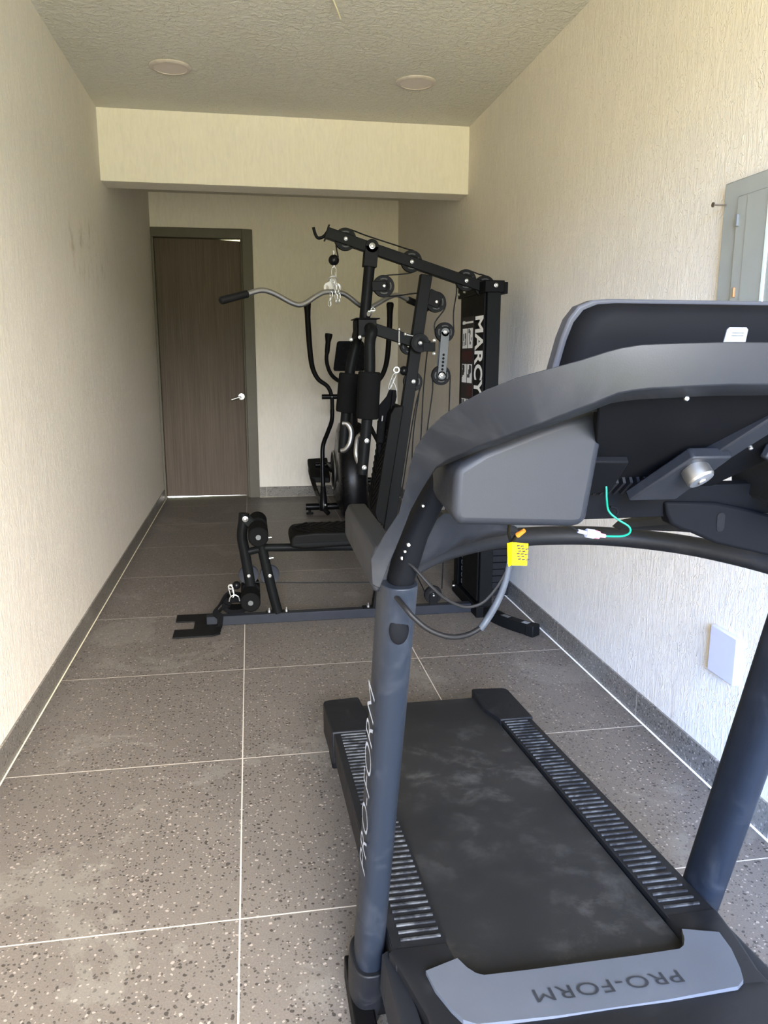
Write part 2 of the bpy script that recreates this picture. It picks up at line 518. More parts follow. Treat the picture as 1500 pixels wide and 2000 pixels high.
    def ribbon(s, pts, w, th, m=0, sub=5):
        # a strap of width vector w and thickness th along pts
        P = smooth_path(pts, sub)
        w = V(w)
        rings = []
        for i, p in enumerate(P):
            d = (P[min(i + 1, len(P) - 1)] - P[max(i - 1, 0)]).normalized()
            nn = d.cross(w).normalized() * (th / 2)
            rings.append([p - w / 2 - nn, p + w / 2 - nn, p + w / 2 + nn, p - w / 2 + nn])
        return s.loft(rings, True, m)

def smooth_path(pts, sub):
    P = [V(p) for p in pts]
    if len(P) < 3 or sub < 2:
        return P
    out = []
    for i in range(len(P) - 1):
        p0, p1, p2, p3 = P[max(i - 1, 0)], P[i], P[i + 1], P[min(i + 2, len(P) - 1)]
        for k in range(sub):
            t = k / sub
            out.append(0.5 * ((2 * p1) + (p2 - p0) * t + (2 * p0 - 5 * p1 + 4 * p2 - p3) * t * t + (3 * p1 - p0 - 3 * p2 + p3) * t ** 3))
    out.append(P[-1])
    return out

ORIGIN = {}
def obj(name, mb, mats, parent=None, bevel=0.0, seg=2, angle=32, smooth=True, sub=0, kind=None, label=None):
    if not isinstance(mats, (list, tuple)):
        mats = [mats]
    org = V(ORIGIN.get(parent.name, (0, 0, 0))) if parent is not None else V((0, 0, 0))
    me = bpy.data.meshes.new(name)
    me.from_pydata([tuple(V(p) - org) for p in mb.v], [], mb.f)
    for m in mats:
        me.materials.append(m)
    me.polygons.foreach_set('material_index', mb.m)
    bm = bmesh.new()
    bm.from_mesh(me)
    bmesh.ops.remove_doubles(bm, verts=bm.verts, dist=1e-6)
    bmesh.ops.recalc_face_normals(bm, faces=bm.faces)
    bm.to_mesh(me)
    bm.free()
    me.update()
    if smooth:
        me.polygons.foreach_set('use_smooth', [True] * len(me.polygons))
        me.set_sharp_from_angle(angle=math.radians(angle))
    o = bpy.data.objects.new(name, me)
    COL.objects.link(o)
    if parent is not None:
        o.parent = parent
        ORIGIN[o.name] = tuple(org)
    if bevel:
        md = o.modifiers.new('bevel', 'BEVEL')
        md.width, md.segments, md.limit_method, md.angle_limit = bevel, seg, 'ANGLE', math.radians(40)
        md.harden_normals = False
    if sub:
        md = o.modifiers.new('subd', 'SUBSURF')
        md.levels = md.render_levels = sub
    if kind:
        o['kind'] = kind
    if label:
        o['label'] = label
    return o

def own(o, loc):
    # give a single-mesh thing its own base point
    loc = V(loc)
    o.data.transform(Matrix.Translation(-loc))
    o.location = loc
    return o

def thing(name, loc, label=None, cat=None, group=None, kind=None):
    o = bpy.data.objects.new(name, None)
    o.empty_display_size = 0.1
    COL.objects.link(o)
    o.location = loc
    ORIGIN[o.name] = tuple(loc)
    tag(o, label, cat, group, kind)
    return o

def tag(o, label=None, cat=None, group=None, kind=None):
    for k, v in (('label', label), ('category', cat), ('group', group), ('kind', kind)):
        if v:
            o[k] = v
    return o

def struct(name, mb, mats, label, cat, parent=None, **kw):
    o = obj(name, mb, mats, parent, **kw)
    o['kind'] = 'structure'
    o['label'] = label
    o['category'] = cat
    return o

def text(name, body, origin, xdir, ydir, width, height, mat, parent, lift=0.001, bold=0.0, shear=0.0, spacing=1.0):
    cu = bpy.data.curves.new(name, 'FONT')
    cu.body = body
    cu.offset = bold
    cu.shear = shear
    cu.space_character = spacing
    cu.extrude = 0.0
    cu.resolution_u = 4
    tmp = bpy.data.objects.new('lettering', cu)
    COL.objects.link(tmp)
    bpy.context.view_layer.update()
    dg = bpy.context.evaluated_depsgraph_get()
    me = bpy.data.meshes.new_from_object(tmp.evaluated_get(dg))
    bpy.data.objects.remove(tmp)
    bpy.data.curves.remove(cu)
    xs = [v.co.x for v in me.vertices]
    ys = [v.co.y for v in me.vertices]
    sx, sy = width / (max(xs) - min(xs)), height / (max(ys) - min(ys))
    X, Y = V(xdir).normalized(), V(ydir).normalized()
    N = X.cross(Y).normalized()
    org = V(ORIGIN.get(parent.name, (0, 0, 0)))
    for v in me.vertices:
        v.co = V(origin) + X * ((v.co.x - min(xs)) * sx) + Y * ((v.co.y - min(ys)) * sy) + N * lift - org
    me.name = name
    me.materials.clear()
    me.materials.append(mat)
    o = bpy.data.objects.new(name, me)
    COL.objects.link(o)
    o.parent = parent
    ORIGIN[o.name] = tuple(org)
    return o

# ------------------------------------------------------------------ setting
XL, XR, YB, HC, YF = -0.852, 1.4467, 7.72, 2.843, -2.2
struct('floor', MB().box(-1.0, 1.6, YF, 8.6, -0.10, 0.0), floor_m, 'grey terrazzo tile floor with pale grout lines', 'floor')
struct('ceiling', MB().box(-1.0, 1.6, YF, 8.0, HC, HC + 0.12), ceiling_m, 'rough plastered beige ceiling', 'ceiling')
struct('wall_left', MB().box(XL - 0.15, XL - 0.008, YF, 8.0, -0.05, HC + 0.02), wall_left_m, 'beige raked stucco wall on the left with brown stains', 'wall')
struct('wall_right', MB().box(XR + 0.008, XR + 0.15, YF, 8.0, -0.05, HC + 0.02), wall_right_m, 'beige raked stucco wall on the right', 'wall')
wb = MB().box(0.0, XR + 0.02, YB, YB + 0.26, -0.05, HC + 0.02)
wb.box(XL - 0.02, 0.0, YB, YB + 0.26, 2.50, HC + 0.02)
struct('wall_back', wb, wall_back_m, 'beige end wall beside the grey door', 'wall')
struct('trim_1', MB().box(XL - 0.02, XR + 0.02, 5.247, 5.457, 2.428, HC + 0.01), wall_back_m, 'beige plastered ceiling beam crossing the room', 'beam', bevel=0.004)
struct('baseboard_left', MB().box(XL - 0.009, XL, YF, YB, 0, 0.103).box(XL, XL + 0.005, YF, YB, 0, 0.0012, 1), [skirt_l_m, wire_m], 'dark terrazzo skirting along the left wall', 'skirting')
struct('baseboard_right', MB().box(XR, XR + 0.009, YF, YB, 0, 0.103).box(XR - 0.008, XR, YF, YB, 0, 0.0012, 1), [skirt_r_m, white_print], 'dark terrazzo skirting along the right wall', 'skirting')
struct('baseboard_back', MB().box(0.064, XR, YB - 0.01, YB, 0, 0.103).box(0.064, XR, YB - 0.014, YB - 0.01, 0, 0.0012, 1), [skirt_b_m, wire_m], 'dark terrazzo skirting along the end wall', 'skirting')

door = thing('door_1', (-0.4, 7.78, 0), 'grey-brown wood-grain door with dark frame in the end wall', 'door', kind='structure')
jb = MB()
jb.box(-0.036, 0.062, YB - 0.018, YB + 0.02, 0, 2.54)          # right casing
jb.box(XL - 0.008, -0.036, YB - 0.018, YB + 0.02, 2.455, 2.54)  # head casing
jb.box(XL - 0.008, XL + 0.016, YB - 0.012, YB + 0.02, 0, 2.455)  # narrow left casing
jb.box(-0.036, -0.005, YB + 0.02, YB + 0.24, 0, 2.50)
jb.box(XL - 0.008, -0.036, YB + 0.02, YB + 0.24, 2.462, 2.50)
jb.box(XL - 0.008, XL + 0.006, YB + 0.02, YB + 0.24, 0, 2.462)
jb.box(-0.052, -0.036, YB + 0.02, YB + 0.12, 0, 2.462)
obj('door_frame', jb, jamb_m, door, bevel=0.003)
leaf = MB().prism([(XL + 0.004, 7.85, 0.009), (-0.040, 7.85, 0.003), (-0.040, 7.85, 2.452), (-0.30, 7.85, 2.463), (XL + 0.004, 7.85, 2.464)], (0, 0.04, 0))
leaf_o = obj('door_leaf', leaf, door_m, door, bevel=0.002)
hd = MB()
hd.lathe([(0.034, 0), (0.034, 0.006), (0.030, 0.011), (0.012, 0.012), (0.011, 0.05)], (-0.088, 7.85, 0.99), (0, -1, 0), m=0)
hd.tube([(-0.088, 7.802, 0.99), (-0.115, 7.800, 0.983), (-0.185, 7.802, 0.962)], 0.010, n=14, sub=5)
obj('door_handle', hd, chrome, leaf_o, label='chrome lever handle')

# downlights
for (x, y, r, lab) in ((-0.355, 4.492, 0.108, 'round recessed ceiling light nearer the left wall'), (0.941, 4.495, 0.110, 'round recessed ceiling light nearer the right wall')):
    t = thing('recessed_ceiling_light', (x, y, HC), lab, 'ceiling light', 'recessed lights in front of the beam')
    obj('light_rim', MB().lathe([(r * 0.78, -0.001), (r * 0.80, 0.010), (r * 0.93, 0.009), (r, 0.004), (r, -0.001)], (x, y, HC), (0, 0, -1), n=48), rim_m, t)
    obj('light_lens', MB().lathe([(0.0, 0.006), (r * 0.5, 0.0065), (r * 0.79, 0.007), (r * 0.79, 0.0)], (x, y, HC), (0, 0, -1), n=48), lens_m, t)
w = MB().tube([(0.3593, 3.4794, 2.8430), (0.3873, 3.5493, 2.8320), (0.4149, 3.6269, 2.8220), (0.4349, 3.6875, 2.8150)], 0.0035, n=8)
tag(own(obj('loose_wire', w, wire_m), (0.3593, 3.4794, 2.8430)), 'thin cream wire end poking out of the ceiling', 'wire')

# electrical panel on the right wall
ep = thing('electrical_panel', (XR + 0.008, 1.95, 1.2), 'grey metal electrical panel on the right wall', 'electrical panel')
obj('panel_frame', MB().box(XR - 0.006, XR + 0.008, 1.55, 2.29, 1.20, 1.895), panel_m, ep, bevel=0.004)
pd = MB().box(XR - 0.012, XR - 0.005, 1.62, 2.212, 1.26, 1.845)
pdo = obj('panel_door', pd, panel_m, ep, bevel=0.003)
obj('door_edge_highlight', MB().box(XR - 0.017, XR - 0.011, 2.050, 2.062, 1.28, 1.835), panel_edge, pdo, bevel=0.001, label='raised edge strip on the panel door, its highlight painted pale')
obj('door_inset', MB().box(XR - 0.0145, XR - 0.011, 2.066, 2.160, 1.27, 1.84), panel_m, pdo, bevel=0.001)
obj('latch', MB().box(XR - 0.019, XR - 0.011, 2.196, 2.206, 1.76, 1.793), sticker_w, pdo, bevel=0.001, label='small white latch')
obj('latch_pin', MB().box(XR - 0.018, XR - 0.011, 2.184, 2.191, 1.556, 1.584), copper_m, pdo, bevel=0.001, label='small copper-coloured pin')

n0 = V((XR + 0.008, 2.275, 1.832))
n1 = n0 + V((-0.050, 0.012, 0.002))
nl = MB().cyl(n0, n1, 0.0028, n=10).cyl(n1, n1 + V((-0.003, 0, 0)), 0.0075, n=14)
tag(own(obj('nail', nl, nail_m), n0), 'bent nail sticking out of the wall beside the grey panel', 'nail')

cv = MB().box(XR - 0.010, XR + 0.008, 2.022, 2.161, 0.384, 0.538)
tag(own(obj('blank_cover_plate', cv, cover_m, bevel=0.004, seg=3), (XR + 0.008, 2.09, 0.384)), 'square white blank cover plate low on the right wall', 'cover plate')

# ------------------------------------------------------------------ treadmill
CX = 0.57
SA, CA = math.sin(math.radians(5)), math.cos(math.radians(5))
def dk(x, s, u):
    # point on the inclined deck: s from the tail towards the hood, u up off the deck
    return V((x, 2.62 - s * CA + u * SA, 0.15 + s * SA + u * CA))
def mir(p):
    return V((2 * CX - p[0], p[1], p[2]))
tm = thing('treadmill', (CX, 1.6, 0), 'black folding treadmill with raised deck in the foreground', 'treadmill')

def dbox(mb, x0, x1, s0, s1, u0, u1, m=0):
    q = [dk(x, s, u) for u in (u0, u1) for s in (s0, s1) for x in (x0, x1)]
    mb.add(q, [(0, 2, 3, 1), (4, 5, 7, 6), (0, 1, 5, 4), (2, 6, 7, 3), (0, 4, 6, 2), (1, 3, 7, 5)], m)
# running deck under the belt + belt
bd = MB()
dbox(bd, 0.335, 0.805, 0.06, 1.62, -0.045, -0.022)
obj('running_deck', bd, tm_inner, tm)
prof = []
for k in range(13):
    t = math.radians(90 + 180 * k / 12)
    prof.append((0.040 + 0.030 * math.cos(t), -0.042 + 0.030 * math.sin(t)))
loop = [(1.55, -0.012)] + prof + [(1.55, -0.072), (1.55, -0.066)] + [(0.040 + 0.024 * math.cos(math.radians(90 + 180 * k / 12)), -0.042 + 0.024 * math.sin(math.radians(90 + 180 * k / 12))) for k in range(12, -1, -1)] + [(1.55, -0.018)]
rings = [[dk(x, s, u) for s, u in loop] for x in (0.345, 0.795)]
bb = MB()
bb.loft(rings, caps=False)
obj('running_belt', bb, belt_m, tm, angle=50)
# side frames and foot rails
for side in (0, 1):
    X = (lambda x: x) if not side else (lambda x: 2 * CX - x)
    m = MB()
    a, b = sorted((X(0.234), X(0.252)))
    dbox(m, a, b, 0.06, 1.40, -0.088, -0.004)
    a, b = sorted((X(0.318), X(0.338)))
    dbox(m, a, b, 0.06, 1.40, -0.070, -0.004)
    obj('side_frame', m, tm_black, tm, bevel=0.003)
    m = MB()
    a, b = sorted((X(0.235), X(0.341)))
    dbox(m, a, b, 0.26, 1.372, -0.012, 0.0)
    k = 0
    s = 0.292
    while s < 1.352:
        a, b = sorted((X(0.254), X(0.334)))
        sk = 0.0 if not side else -0.006
        dbox(m, a, b, s, s + 0.0050, 0.0, 0.0035, 1)
        s += 0.0222
    obj('foot_rail', m, [tm_black, tm_ridge], tm)
    # tail cap
    out = [(0.223, 0.03), (0.227, 0.010), (0.242, 0.0), (0.350, -0.012), (0.356, -0.006), (0.366, 0.175), (0.362, 0.20), (0.343, 0.275), (0.343, 0.30), (0.228, 0.30)]
    top = [dk(X(x), s, 0.006) for x, s in out]
    low = [dk(X(x), s, -0.030 if x > 0.25 else -0.105) for x, s in out]
    m = MB().loft([low, top], True)
    cap = obj('tail_cap', m, tm_black, tm, bevel=0.005, seg=3)
    m = MB()
    a, b = sorted((X(0.235), X(0.30)))
    m.box(a, b, 2.41, 2.52, 0.0, 0.085)
    obj('tail_foot', m, rubber, tm, bevel=0.006)
# motor hood: dark body, shoulder pieces, side skirts, silver band with lettering
hood = MB()
hs = [(1.545, -0.010), (1.56, 0.006), (1.60, 0.011), (1.72, 0.022), (1.86, 0.018), (1.98, -0.01), (2.02, -0.05)]
rr = []
for s, u in hs:
    w2 = 0.305 - max(0, s - 1.72) * 0.12
    rr.append([dk(CX - w2 - 0.008, s, -0.10), dk(CX - w2, s, u - 0.012), dk(CX - w2 + 0.012, s, u), dk(CX, s, u + 0.004), dk(CX + w2 - 0.012, s, u), dk(CX + w2, s, u - 0.012), dk(CX + w2 + 0.008, s, -0.10)])
hood.loft(rr, True)
hood_o = obj('motor_hood', hood, tm_black, tm, angle=45)
for side in (0, 1):
    X = (lambda x: x) if not side else (lambda x: 2 * CX - x)
    m = MB()
    ss = [(1.362, 0.001, 0.228, 0.341), (1.40, 0.005, 0.236, 0.343), (1.46, 0.008, 0.246, 0.352), (1.54, 0.008, 0.262, 0.40), (1.60, 0.008, 0.262, 0.42)]
    m.loft([[dk(X(x0), s, -0.09), dk(X(x0), s, u - 0.006), dk(X(x0 + 0.008), s, u), dk(X(x1 - 0.004), s, u), dk(X(x1), s, u - 0.004), dk(X(x1), s, -0.022)] for s, u, x0, x1 in ss], True)
    obj('hood_shoulder', m, tm_black, tm, angle=45)
    m = MB()
    m.loft([[dk(X(0.214), s, -0.10), dk(X(0.219), s, u), dk(X(0.228), s, u + 0.006), dk(X(x1), s, u + 0.006), dk(X(x1), s, -0.10)] for s, u, x1 in ((1.33, -0.030, 0.232), (1.40, -0.022, 0.240), (1.50, -0.020, 0.252), (1.75, -0.022, 0.256), (2.0, -0.05, 0.262))], True)
    obj('hood_skirt', m, tm_grey, tm, angle=45)
def bandpt(x, y, u):
    s = (2.62 - y) / CA
    return dk(x, s, u)
outer = [(-0.225, 1.200), (-0.290, 1.178), (-0.284, 1.130), (-0.268, 1.080), (-0.255, 1.052), (-0.235, 1.038), (-0.10, 1.031), (0.10, 1.031), (0.235, 1.038), (0.255, 1.052), (0.268, 1.080), (0.284, 1.130), (0.290, 1.178), (0.225, 1.200)]
inner = [(0.214, 1.172), (0.203, 1.156), (0.190, 1.148), (0.10, 1.146), (-0.10, 1.146), (-0.190, 1.148), (-0.203, 1.156), (-0.214, 1.172)]
def hood_u(y):
    s = (2.62 - y) / CA
    for (s0, u0), (s1, u1) in zip([(1.40, 0.008)] + [(1.55, 0.009)] + hs[2:], [(1.55, 0.009)] + hs[2:]):
        if s0 <= s <= s1:
            return u0 + (u1 - u0) * (s - s0) / (s1 - s0)
    return 0.008
bandpoly = [(CX + x, y) for x, y in outer + inner]
lo = [bandpt(x, y, -0.012) for x, y in bandpoly]
hi = [bandpt(x, y, hood_u(y) + 0.007) for x, y in bandpoly]
nb = len(bandpoly)
bm_ = MB()
fs = [(i, (i + 1) % nb, nb + (i + 1) % nb, nb + i) for i in range(nb)]
no, ni = len(outer), len(inner)
# quads between the outer and inner outlines
pairs = [(0, 21), (1, 21), (2, 20), (3, 20), (4, 19), (5, 19), (6, 18), (7, 17), (8, 16), (9, 16), (10, 15), (11, 15), (12, 14), (13, 14)]
for (o0, i0), (o1, i1) in zip(pairs[:-1], pairs[1:]):
    f = [nb + o0, nb + o1, nb + i1] + ([nb + i0] if i0 != i1 else [])
    fs.append(tuple(f))
bm_.add(lo + hi, fs)
band = obj('hood_band', bm_, tm_band, tm, bevel=0.0, angle=25, label='silver-grey hood band with dark lettering')
_yb = 1.062
_ty = 1.094
text('band_lettering', 'PRO-FORM', bandpt(0.721, _ty, hood_u(_ty) + 0.008), V((-1, 0, 0)), (bandpt(0, _yb, hood_u(_yb)) - bandpt(0, _ty, hood_u(_ty))), 0.272, 0.031, logo_dark, band, lift=0.0012, bold=0.0, spacing=1.08)

# uprights
def upright(z):
    # centre Y of the leaning post at height z
    return 1.425 - z * 0.29
def oval(x, y, z, a, b, n=32, e=2.6):
    out = []
    for i in range(n):
        t = 2 * math.pi * i / n
        cx, sx = math.cos(t), math.sin(t)
        out.append(V((x + a * math.copysign(abs(cx) ** (2 / e), cx), y + b * math.copysign(abs(sx) ** (2 / e), sx), z)))
    return out
for side in (0, 1):
    X = (lambda x: x) if not side else (lambda x: 2 * CX - x)
    m = MB().loft([oval(X(0.2025 + 0.010 * z), upright(z), z, 0.0285, 0.052) for z in (0.03, 0.5, 1.045)], True)
    post = obj('upright_post', m, tm_post, tm, bevel=0.002)
    if not side:
        d = V((0, upright(1.0) - upright(0.0), 1.0)).normalized()
        nrm = V((-0.982, -0.19, 0)).normalized()
        ly = nrm.cross(d).normalized()
        p0 = V((0.2070 - 0.0278, upright(0.44) - 0.023, 0.44)) - ly * 0.016
        text('post_lettering', 'PRO-FORM', p0, d, ly, 0.44, 0.032, logo_light, post, lift=0.0016, bold=-0.014, shear=0.3)
    m = MB().loft([oval(X(bx), by, z, 0.020, 0.034) for bx, by, z in ((0.214, 1.134, 1.0), (0.217, 1.118, 1.05), (0.232, 1.098, 1.12), (0.262, 1.075, 1.20), (0.275, 1.068, 1.23))], True)
    obj('console_bracket', m, tm_inner, tm)
    m = MB().loft([oval(X(0.2025 + 0.010 * z), upright(z) + dy, z, a, b) for z, a, b, dy in ((0.0, 0.030, 0.058, 0.0), (0.02, 0.034, 0.062, 0.0), (0.12, 0.038, 0.066, 0.0), (0.17, 0.037, 0.064, 0.0))], True)
    obj('post_foot', m, tm_black, tm, bevel=0.003)
m = MB()
m.bar((0.19, 1.50, 0.035), (0.19, 0.78, 0.035), 0.045, 0.06, (1, 0, 0)).bar((0.95, 1.50, 0.035), (0.95, 0.78, 0.035), 0.045, 0.06, (1, 0, 0)).bar((0.19, 0.80, 0.035), (0.95, 0.80, 0.035), 0.05, 0.05)
m.bar((0.28, 1.36, 0.06), (0.28, 1.20, 0.20), 0.03, 0.05, (1, 0, 0)).bar((0.86, 1.36, 0.06), (0.86, 1.20, 0.20), 0.03, 0.05, (1, 0, 0))
m.bar((0.20, 1.38, 0.06), (0.94, 1.38, 0.06), 0.05, 0.05)
obj('base_frame', m, powder_d, tm, bevel=0.004)

m = MB().tube([(0.262, 1.330, 0.19), (0.250, 1.318, 0.165), (0.241, 1.322, 0.12), (0.243, 1.318, 0.07), (0.256, 1.290, 0.03), (0.275, 1.24, 0.02)], 0.0095, n=14)
obj('motor_cable', m, rubber, tm)
m = MB().tube([(0.266, 1.318, 0.18), (0.262, 1.302, 0.14), (0.265, 1.292, 0.09), (0.280, 1.27, 0.04)], 0.0035, n=10)
obj('sensor_cable', m, cable_m, tm)

# console shell: an arch from post to post that leans towards the front
st = [  # outer point, inner point (front face)
    ((0.1596, 1.0300, 1.0668), (0.1701, 1.0280, 1.0617)),
    ((0.1571, 1.0280, 1.1044), (0.1828, 1.0260, 1.0958)),
    ((0.1731, 1.0120, 1.1417), (0.1951, 1.0120, 1.1359)),
    ((0.1898, 0.9930, 1.1755), (0.2069, 0.9950, 1.1795)),
    ((0.1933, 0.9700, 1.2118), (0.2146, 0.9740, 1.2058)),
    ((0.1934, 0.9450, 1.2440), (0.2198, 0.9530, 1.2252)),
    ((0.1959, 0.9180, 1.2721), (0.2252, 0.9320, 1.2451)),
    ((0.2045, 0.8900, 1.2963), (0.2326, 0.9080, 1.2570)),
    ((0.2133, 0.8620, 1.3133), (0.2445, 0.8820, 1.2681)),
    ((0.2285, 0.8350, 1.3297), (0.2595, 0.8520, 1.2815)),
    ((0.2503, 0.8120, 1.3456), (0.2819, 0.8240, 1.2950)),
    ((0.2784, 0.7950, 1.3585), (0.3074, 0.8030, 1.3083)),
    ((0.3070, 0.7820, 1.3677), (0.3345, 0.7880, 1.3213)),
    ((0.3378, 0.7720, 1.3767), (0.3575, 0.7760, 1.3321)),
    ((0.3638, 0.7660, 1.3856), (0.3806, 0.7680, 1.3425)),
    ((0.3795, 0.7640, 1.3897), (0.3939, 0.7640, 1.3453)),
    ((0.3993, 0.7600, 1.3929), (0.4106, 0.7600, 1.3475)),
    ((0.4403, 0.7560, 1.3945), (0.4499, 0.7560, 1.3495)),
    ((0.4897, 0.7520, 1.3958), (0.4970, 0.7520, 1.3516)),
]
def shell_ring(o, i, k):
    o, i = V(o), V(i)
    d = (i - o).normalized()
    t = min(1.0, max(0.0, (k - 3) / 4.0))
    lip = i + d * (0.001 + 0.012 * t) + V((0, 0.026, 0))
    mid = (o + i) / 2 + V((0, -0.002, 0))
    return [o, mid, i, lip, lip + V((0, 0.035, 0)), o + V((0, 0.055, 0)) + d * 0.024]
half = [shell_ring(o, i, k) for k, (o, i) in enumerate(st)]
c_last = half[-1]
centre = [V((CX, p.y, p.z)) for p in c_last]
full = half + [centre] + [[mir(p) for p in r] for r in reversed(half)]
obj('console_shell', MB().loft(full, True), tm_shell, tm, angle=34, bevel=0.0012)

# display: pale rim plate with a darker moulded back
def disp(y0, y1, px):
    pass
rim_pts = [(0.332, 1.318), (0.338, 1.335), (0.350, 1.402), (0.356, 1.422), (0.366, 1.436), (0.382, 1.4425), (0.402, 1.444)]
rim = rim_pts + [(2 * CX - x, z) for x, z in reversed(rim_pts)]
def dplane(x, z, off):
    return V((x, 0.845 - (z - 1.444) * 0.20 + off, z if abs(x - CX) > 0.18 else max(z, 1.355)))
m = MB().loft([[dplane(x, z, 0.0) for x, z in rim], [dplane(x, z, 0.022) for x, z in rim]], True)
dh = obj('display_housing', m, tm_rim, tm, bevel=0.003)
bk = []
for off, ins in ((0.004, 0.006), (-0.010, 0.007), (-0.022, 0.014), (-0.028, 0.026)):
    bk.append([dplane(CX + (x - CX) * (1 - ins / 0.23), 1.444 - ins * 0.75 - (1.444 - z) * 0.97 if z > 1.32 else z, off) for x, z in rim])
obj('display_back', MB().loft(bk, True), tm_inner, dh, angle=50, label='black moulded back of the display')
stk = MB()
def sp_(x, z, o):
    return dplane(x, z, -0.0295 - o)
stk.add([sp_(0.532, 1.385, 0), sp_(0.5605, 1.385, 0), sp_(0.5605, 1.4105, 0), sp_(0.558, 1.413, 0), sp_(0.537, 1.413, 0), sp_(0.5345, 1.4105, 0),
         sp_(0.532, 1.385, -0.002), sp_(0.5605, 1.385, -0.002), sp_(0.5605, 1.4105, -0.002), sp_(0.558, 1.413, -0.002), sp_(0.537, 1.413, -0.002), sp_(0.5345, 1.4105, -0.002)],
        [(0, 1, 2, 3, 4, 5), (11, 10, 9, 8, 7, 6)] + [(i, (i + 1) % 6, 6 + (i + 1) % 6, 6 + i) for i in range(6)])
for z in (1.4065, 1.4035):
    stk.add([sp_(0.541, z, 0.0004), sp_(0.556, z, 0.0004), sp_(0.556, z + 0.0009, 0.0004), sp_(0.541, z + 0.0009, 0.0004)], [(0, 1, 2, 3)], 1)
for k in range(10):
    t0, t1 = math.pi * k / 10, math.pi * (k + 1) / 10
    stk.add([sp_(0.547 + r * math.cos(t), 1.388 + r * math.sin(t), 0.0004) for r, t in ((0.0068, t0), (0.0076, t0), (0.0076, t1), (0.0068, t1))], [(0, 1, 2, 3)], 1)
obj('sticker', stk, [sticker_w, print_grey], dh, label='white sticker with a grey ring printed on it')

# storage trays left and right under the arch
for side in (0, 1):
    X = (lambda x: x) if not side else (lambda x: 2 * CX - x)
    a = [(0.2389, 0.9000, 1.1938), (0.2404, 0.9000, 1.1822), (0.2496, 0.9000, 1.1761), (0.3963, 0.9000, 1.1683), (0.4085, 0.9000, 1.1699), (0.4149, 0.9000, 1.1783), (0.4361, 0.9000, 1.3225), (0.3435, 0.9000, 1.2935), (0.2763, 0.9000, 1.2684), (0.2410, 0.9000, 1.2473)]
    front = [V((X(p[0]), 0.90, p[2])) for p in a]
    back = [V((X(p[0] + (0.012 if k < 3 or k == 9 else 0)), 1.075, p[2] + 0.004)) for k, p in enumerate(a)]
    if side:
        front, back = back, front
    obj('storage_tray', MB().loft([front, back], True), tm_grey, tm, bevel=0.012, seg=4)
# hollow underside between the trays
m = MB()
pan = [V((0.368, 0.785, 1.352)), V((0.772, 0.785, 1.352)), V((0.720, 0.90, 1.2752)), V((0.660, 1.02, 1.195)), V((0.480, 1.02, 1.195)), V((0.420, 0.90, 1.2752))]
m.prism(pan, (0, 0.012, 0.020))
m.prism([V((0.30, 1.02, 1.197)), V((0.84, 1.02, 1.197)), V((0.84, 1.035, 1.148)), V((0.30, 1.035, 1.148))], (0, 0.015, 0.004))
und = obj('console_underside', m, tm_inner, tm, bevel=0.002)
m = MB()
for k in range(13):
    x = 0.462 + k * 0.0105
    m.bar((x, 0.985, 1.214), (x + 0.002, 1.018, 1.192), 0.004, 0.010, (1, 0, 0))
obj('vent_ribs', m, tm_black, und)
m = MB()
m.prism([(0.4207, 0.9350, 1.2551), (0.4789, 0.9300, 1.2546), (0.4828, 0.9850, 1.2065), (0.4502, 0.9950, 1.2007)], (0, -0.006, -0.008))
obj('access_cover', m, tm_inner, und, bevel=0.002)
m = MB()
m.bar((0.640, 0.830, 1.330), (0.560, 0.975, 1.205), 0.030, 0.020, (1, 0, 0))
m.prism([V((0.545, 0.90, 1.268)), V((0.600, 0.90, 1.268)), V((0.570, 0.975, 1.200)), V((0.500, 0.975, 1.200))], (0, -0.014, -0.012))
m.bar((0.655, 0.90, 1.262), (0.70, 0.92, 1.240), 0.012, 0.02)
obj('console_strut', m, tm_grey, und, bevel=0.003)
kb = V((0.560, 0.905, 1.238))
ax = V((0.25, -0.62, -0.74)).normalized()
m = MB().lathe([(0.0, 0.0), (0.017, 0.0), (0.018, 0.004), (0.018, 0.018), (0.016, 0.021), (0.006, 0.022), (0.005, 0.024), (0.0, 0.0245)], kb - ax * 0.004, ax, n=32)
obj('fan_knob', m, satin, und, label='small silver drum under the console')
def screw(p, axis, parent, r=0.0035):
    r *= 0.8
    p, axis = V(p), V(axis).normalized()
    return obj('screw', MB().lathe([(r, -0.002), (r, 0.0012), (r * 0.7, 0.002), (0, 0.0022)], p, axis, n=14), satin, parent)
screw((0.4610, 0.7720, 1.3364), (0, -1, -0.1), tm)
screw((0.6099, 0.8680, 1.2693), (0, -0.6, -0.8), tm)
screw((0.2308, 1.0300, 1.1770), (0, -1, 0), tm, 0.0028)
screw((0.2192, 1.0700, 1.1123), (0, -1, 0), tm, 0.004)
screw((0.2122, 1.0800, 1.0900), (0, -1, 0), tm, 0.004)
screw((0.2149, 1.0750, 1.1012), (0, -1, 0), tm, 0.003)
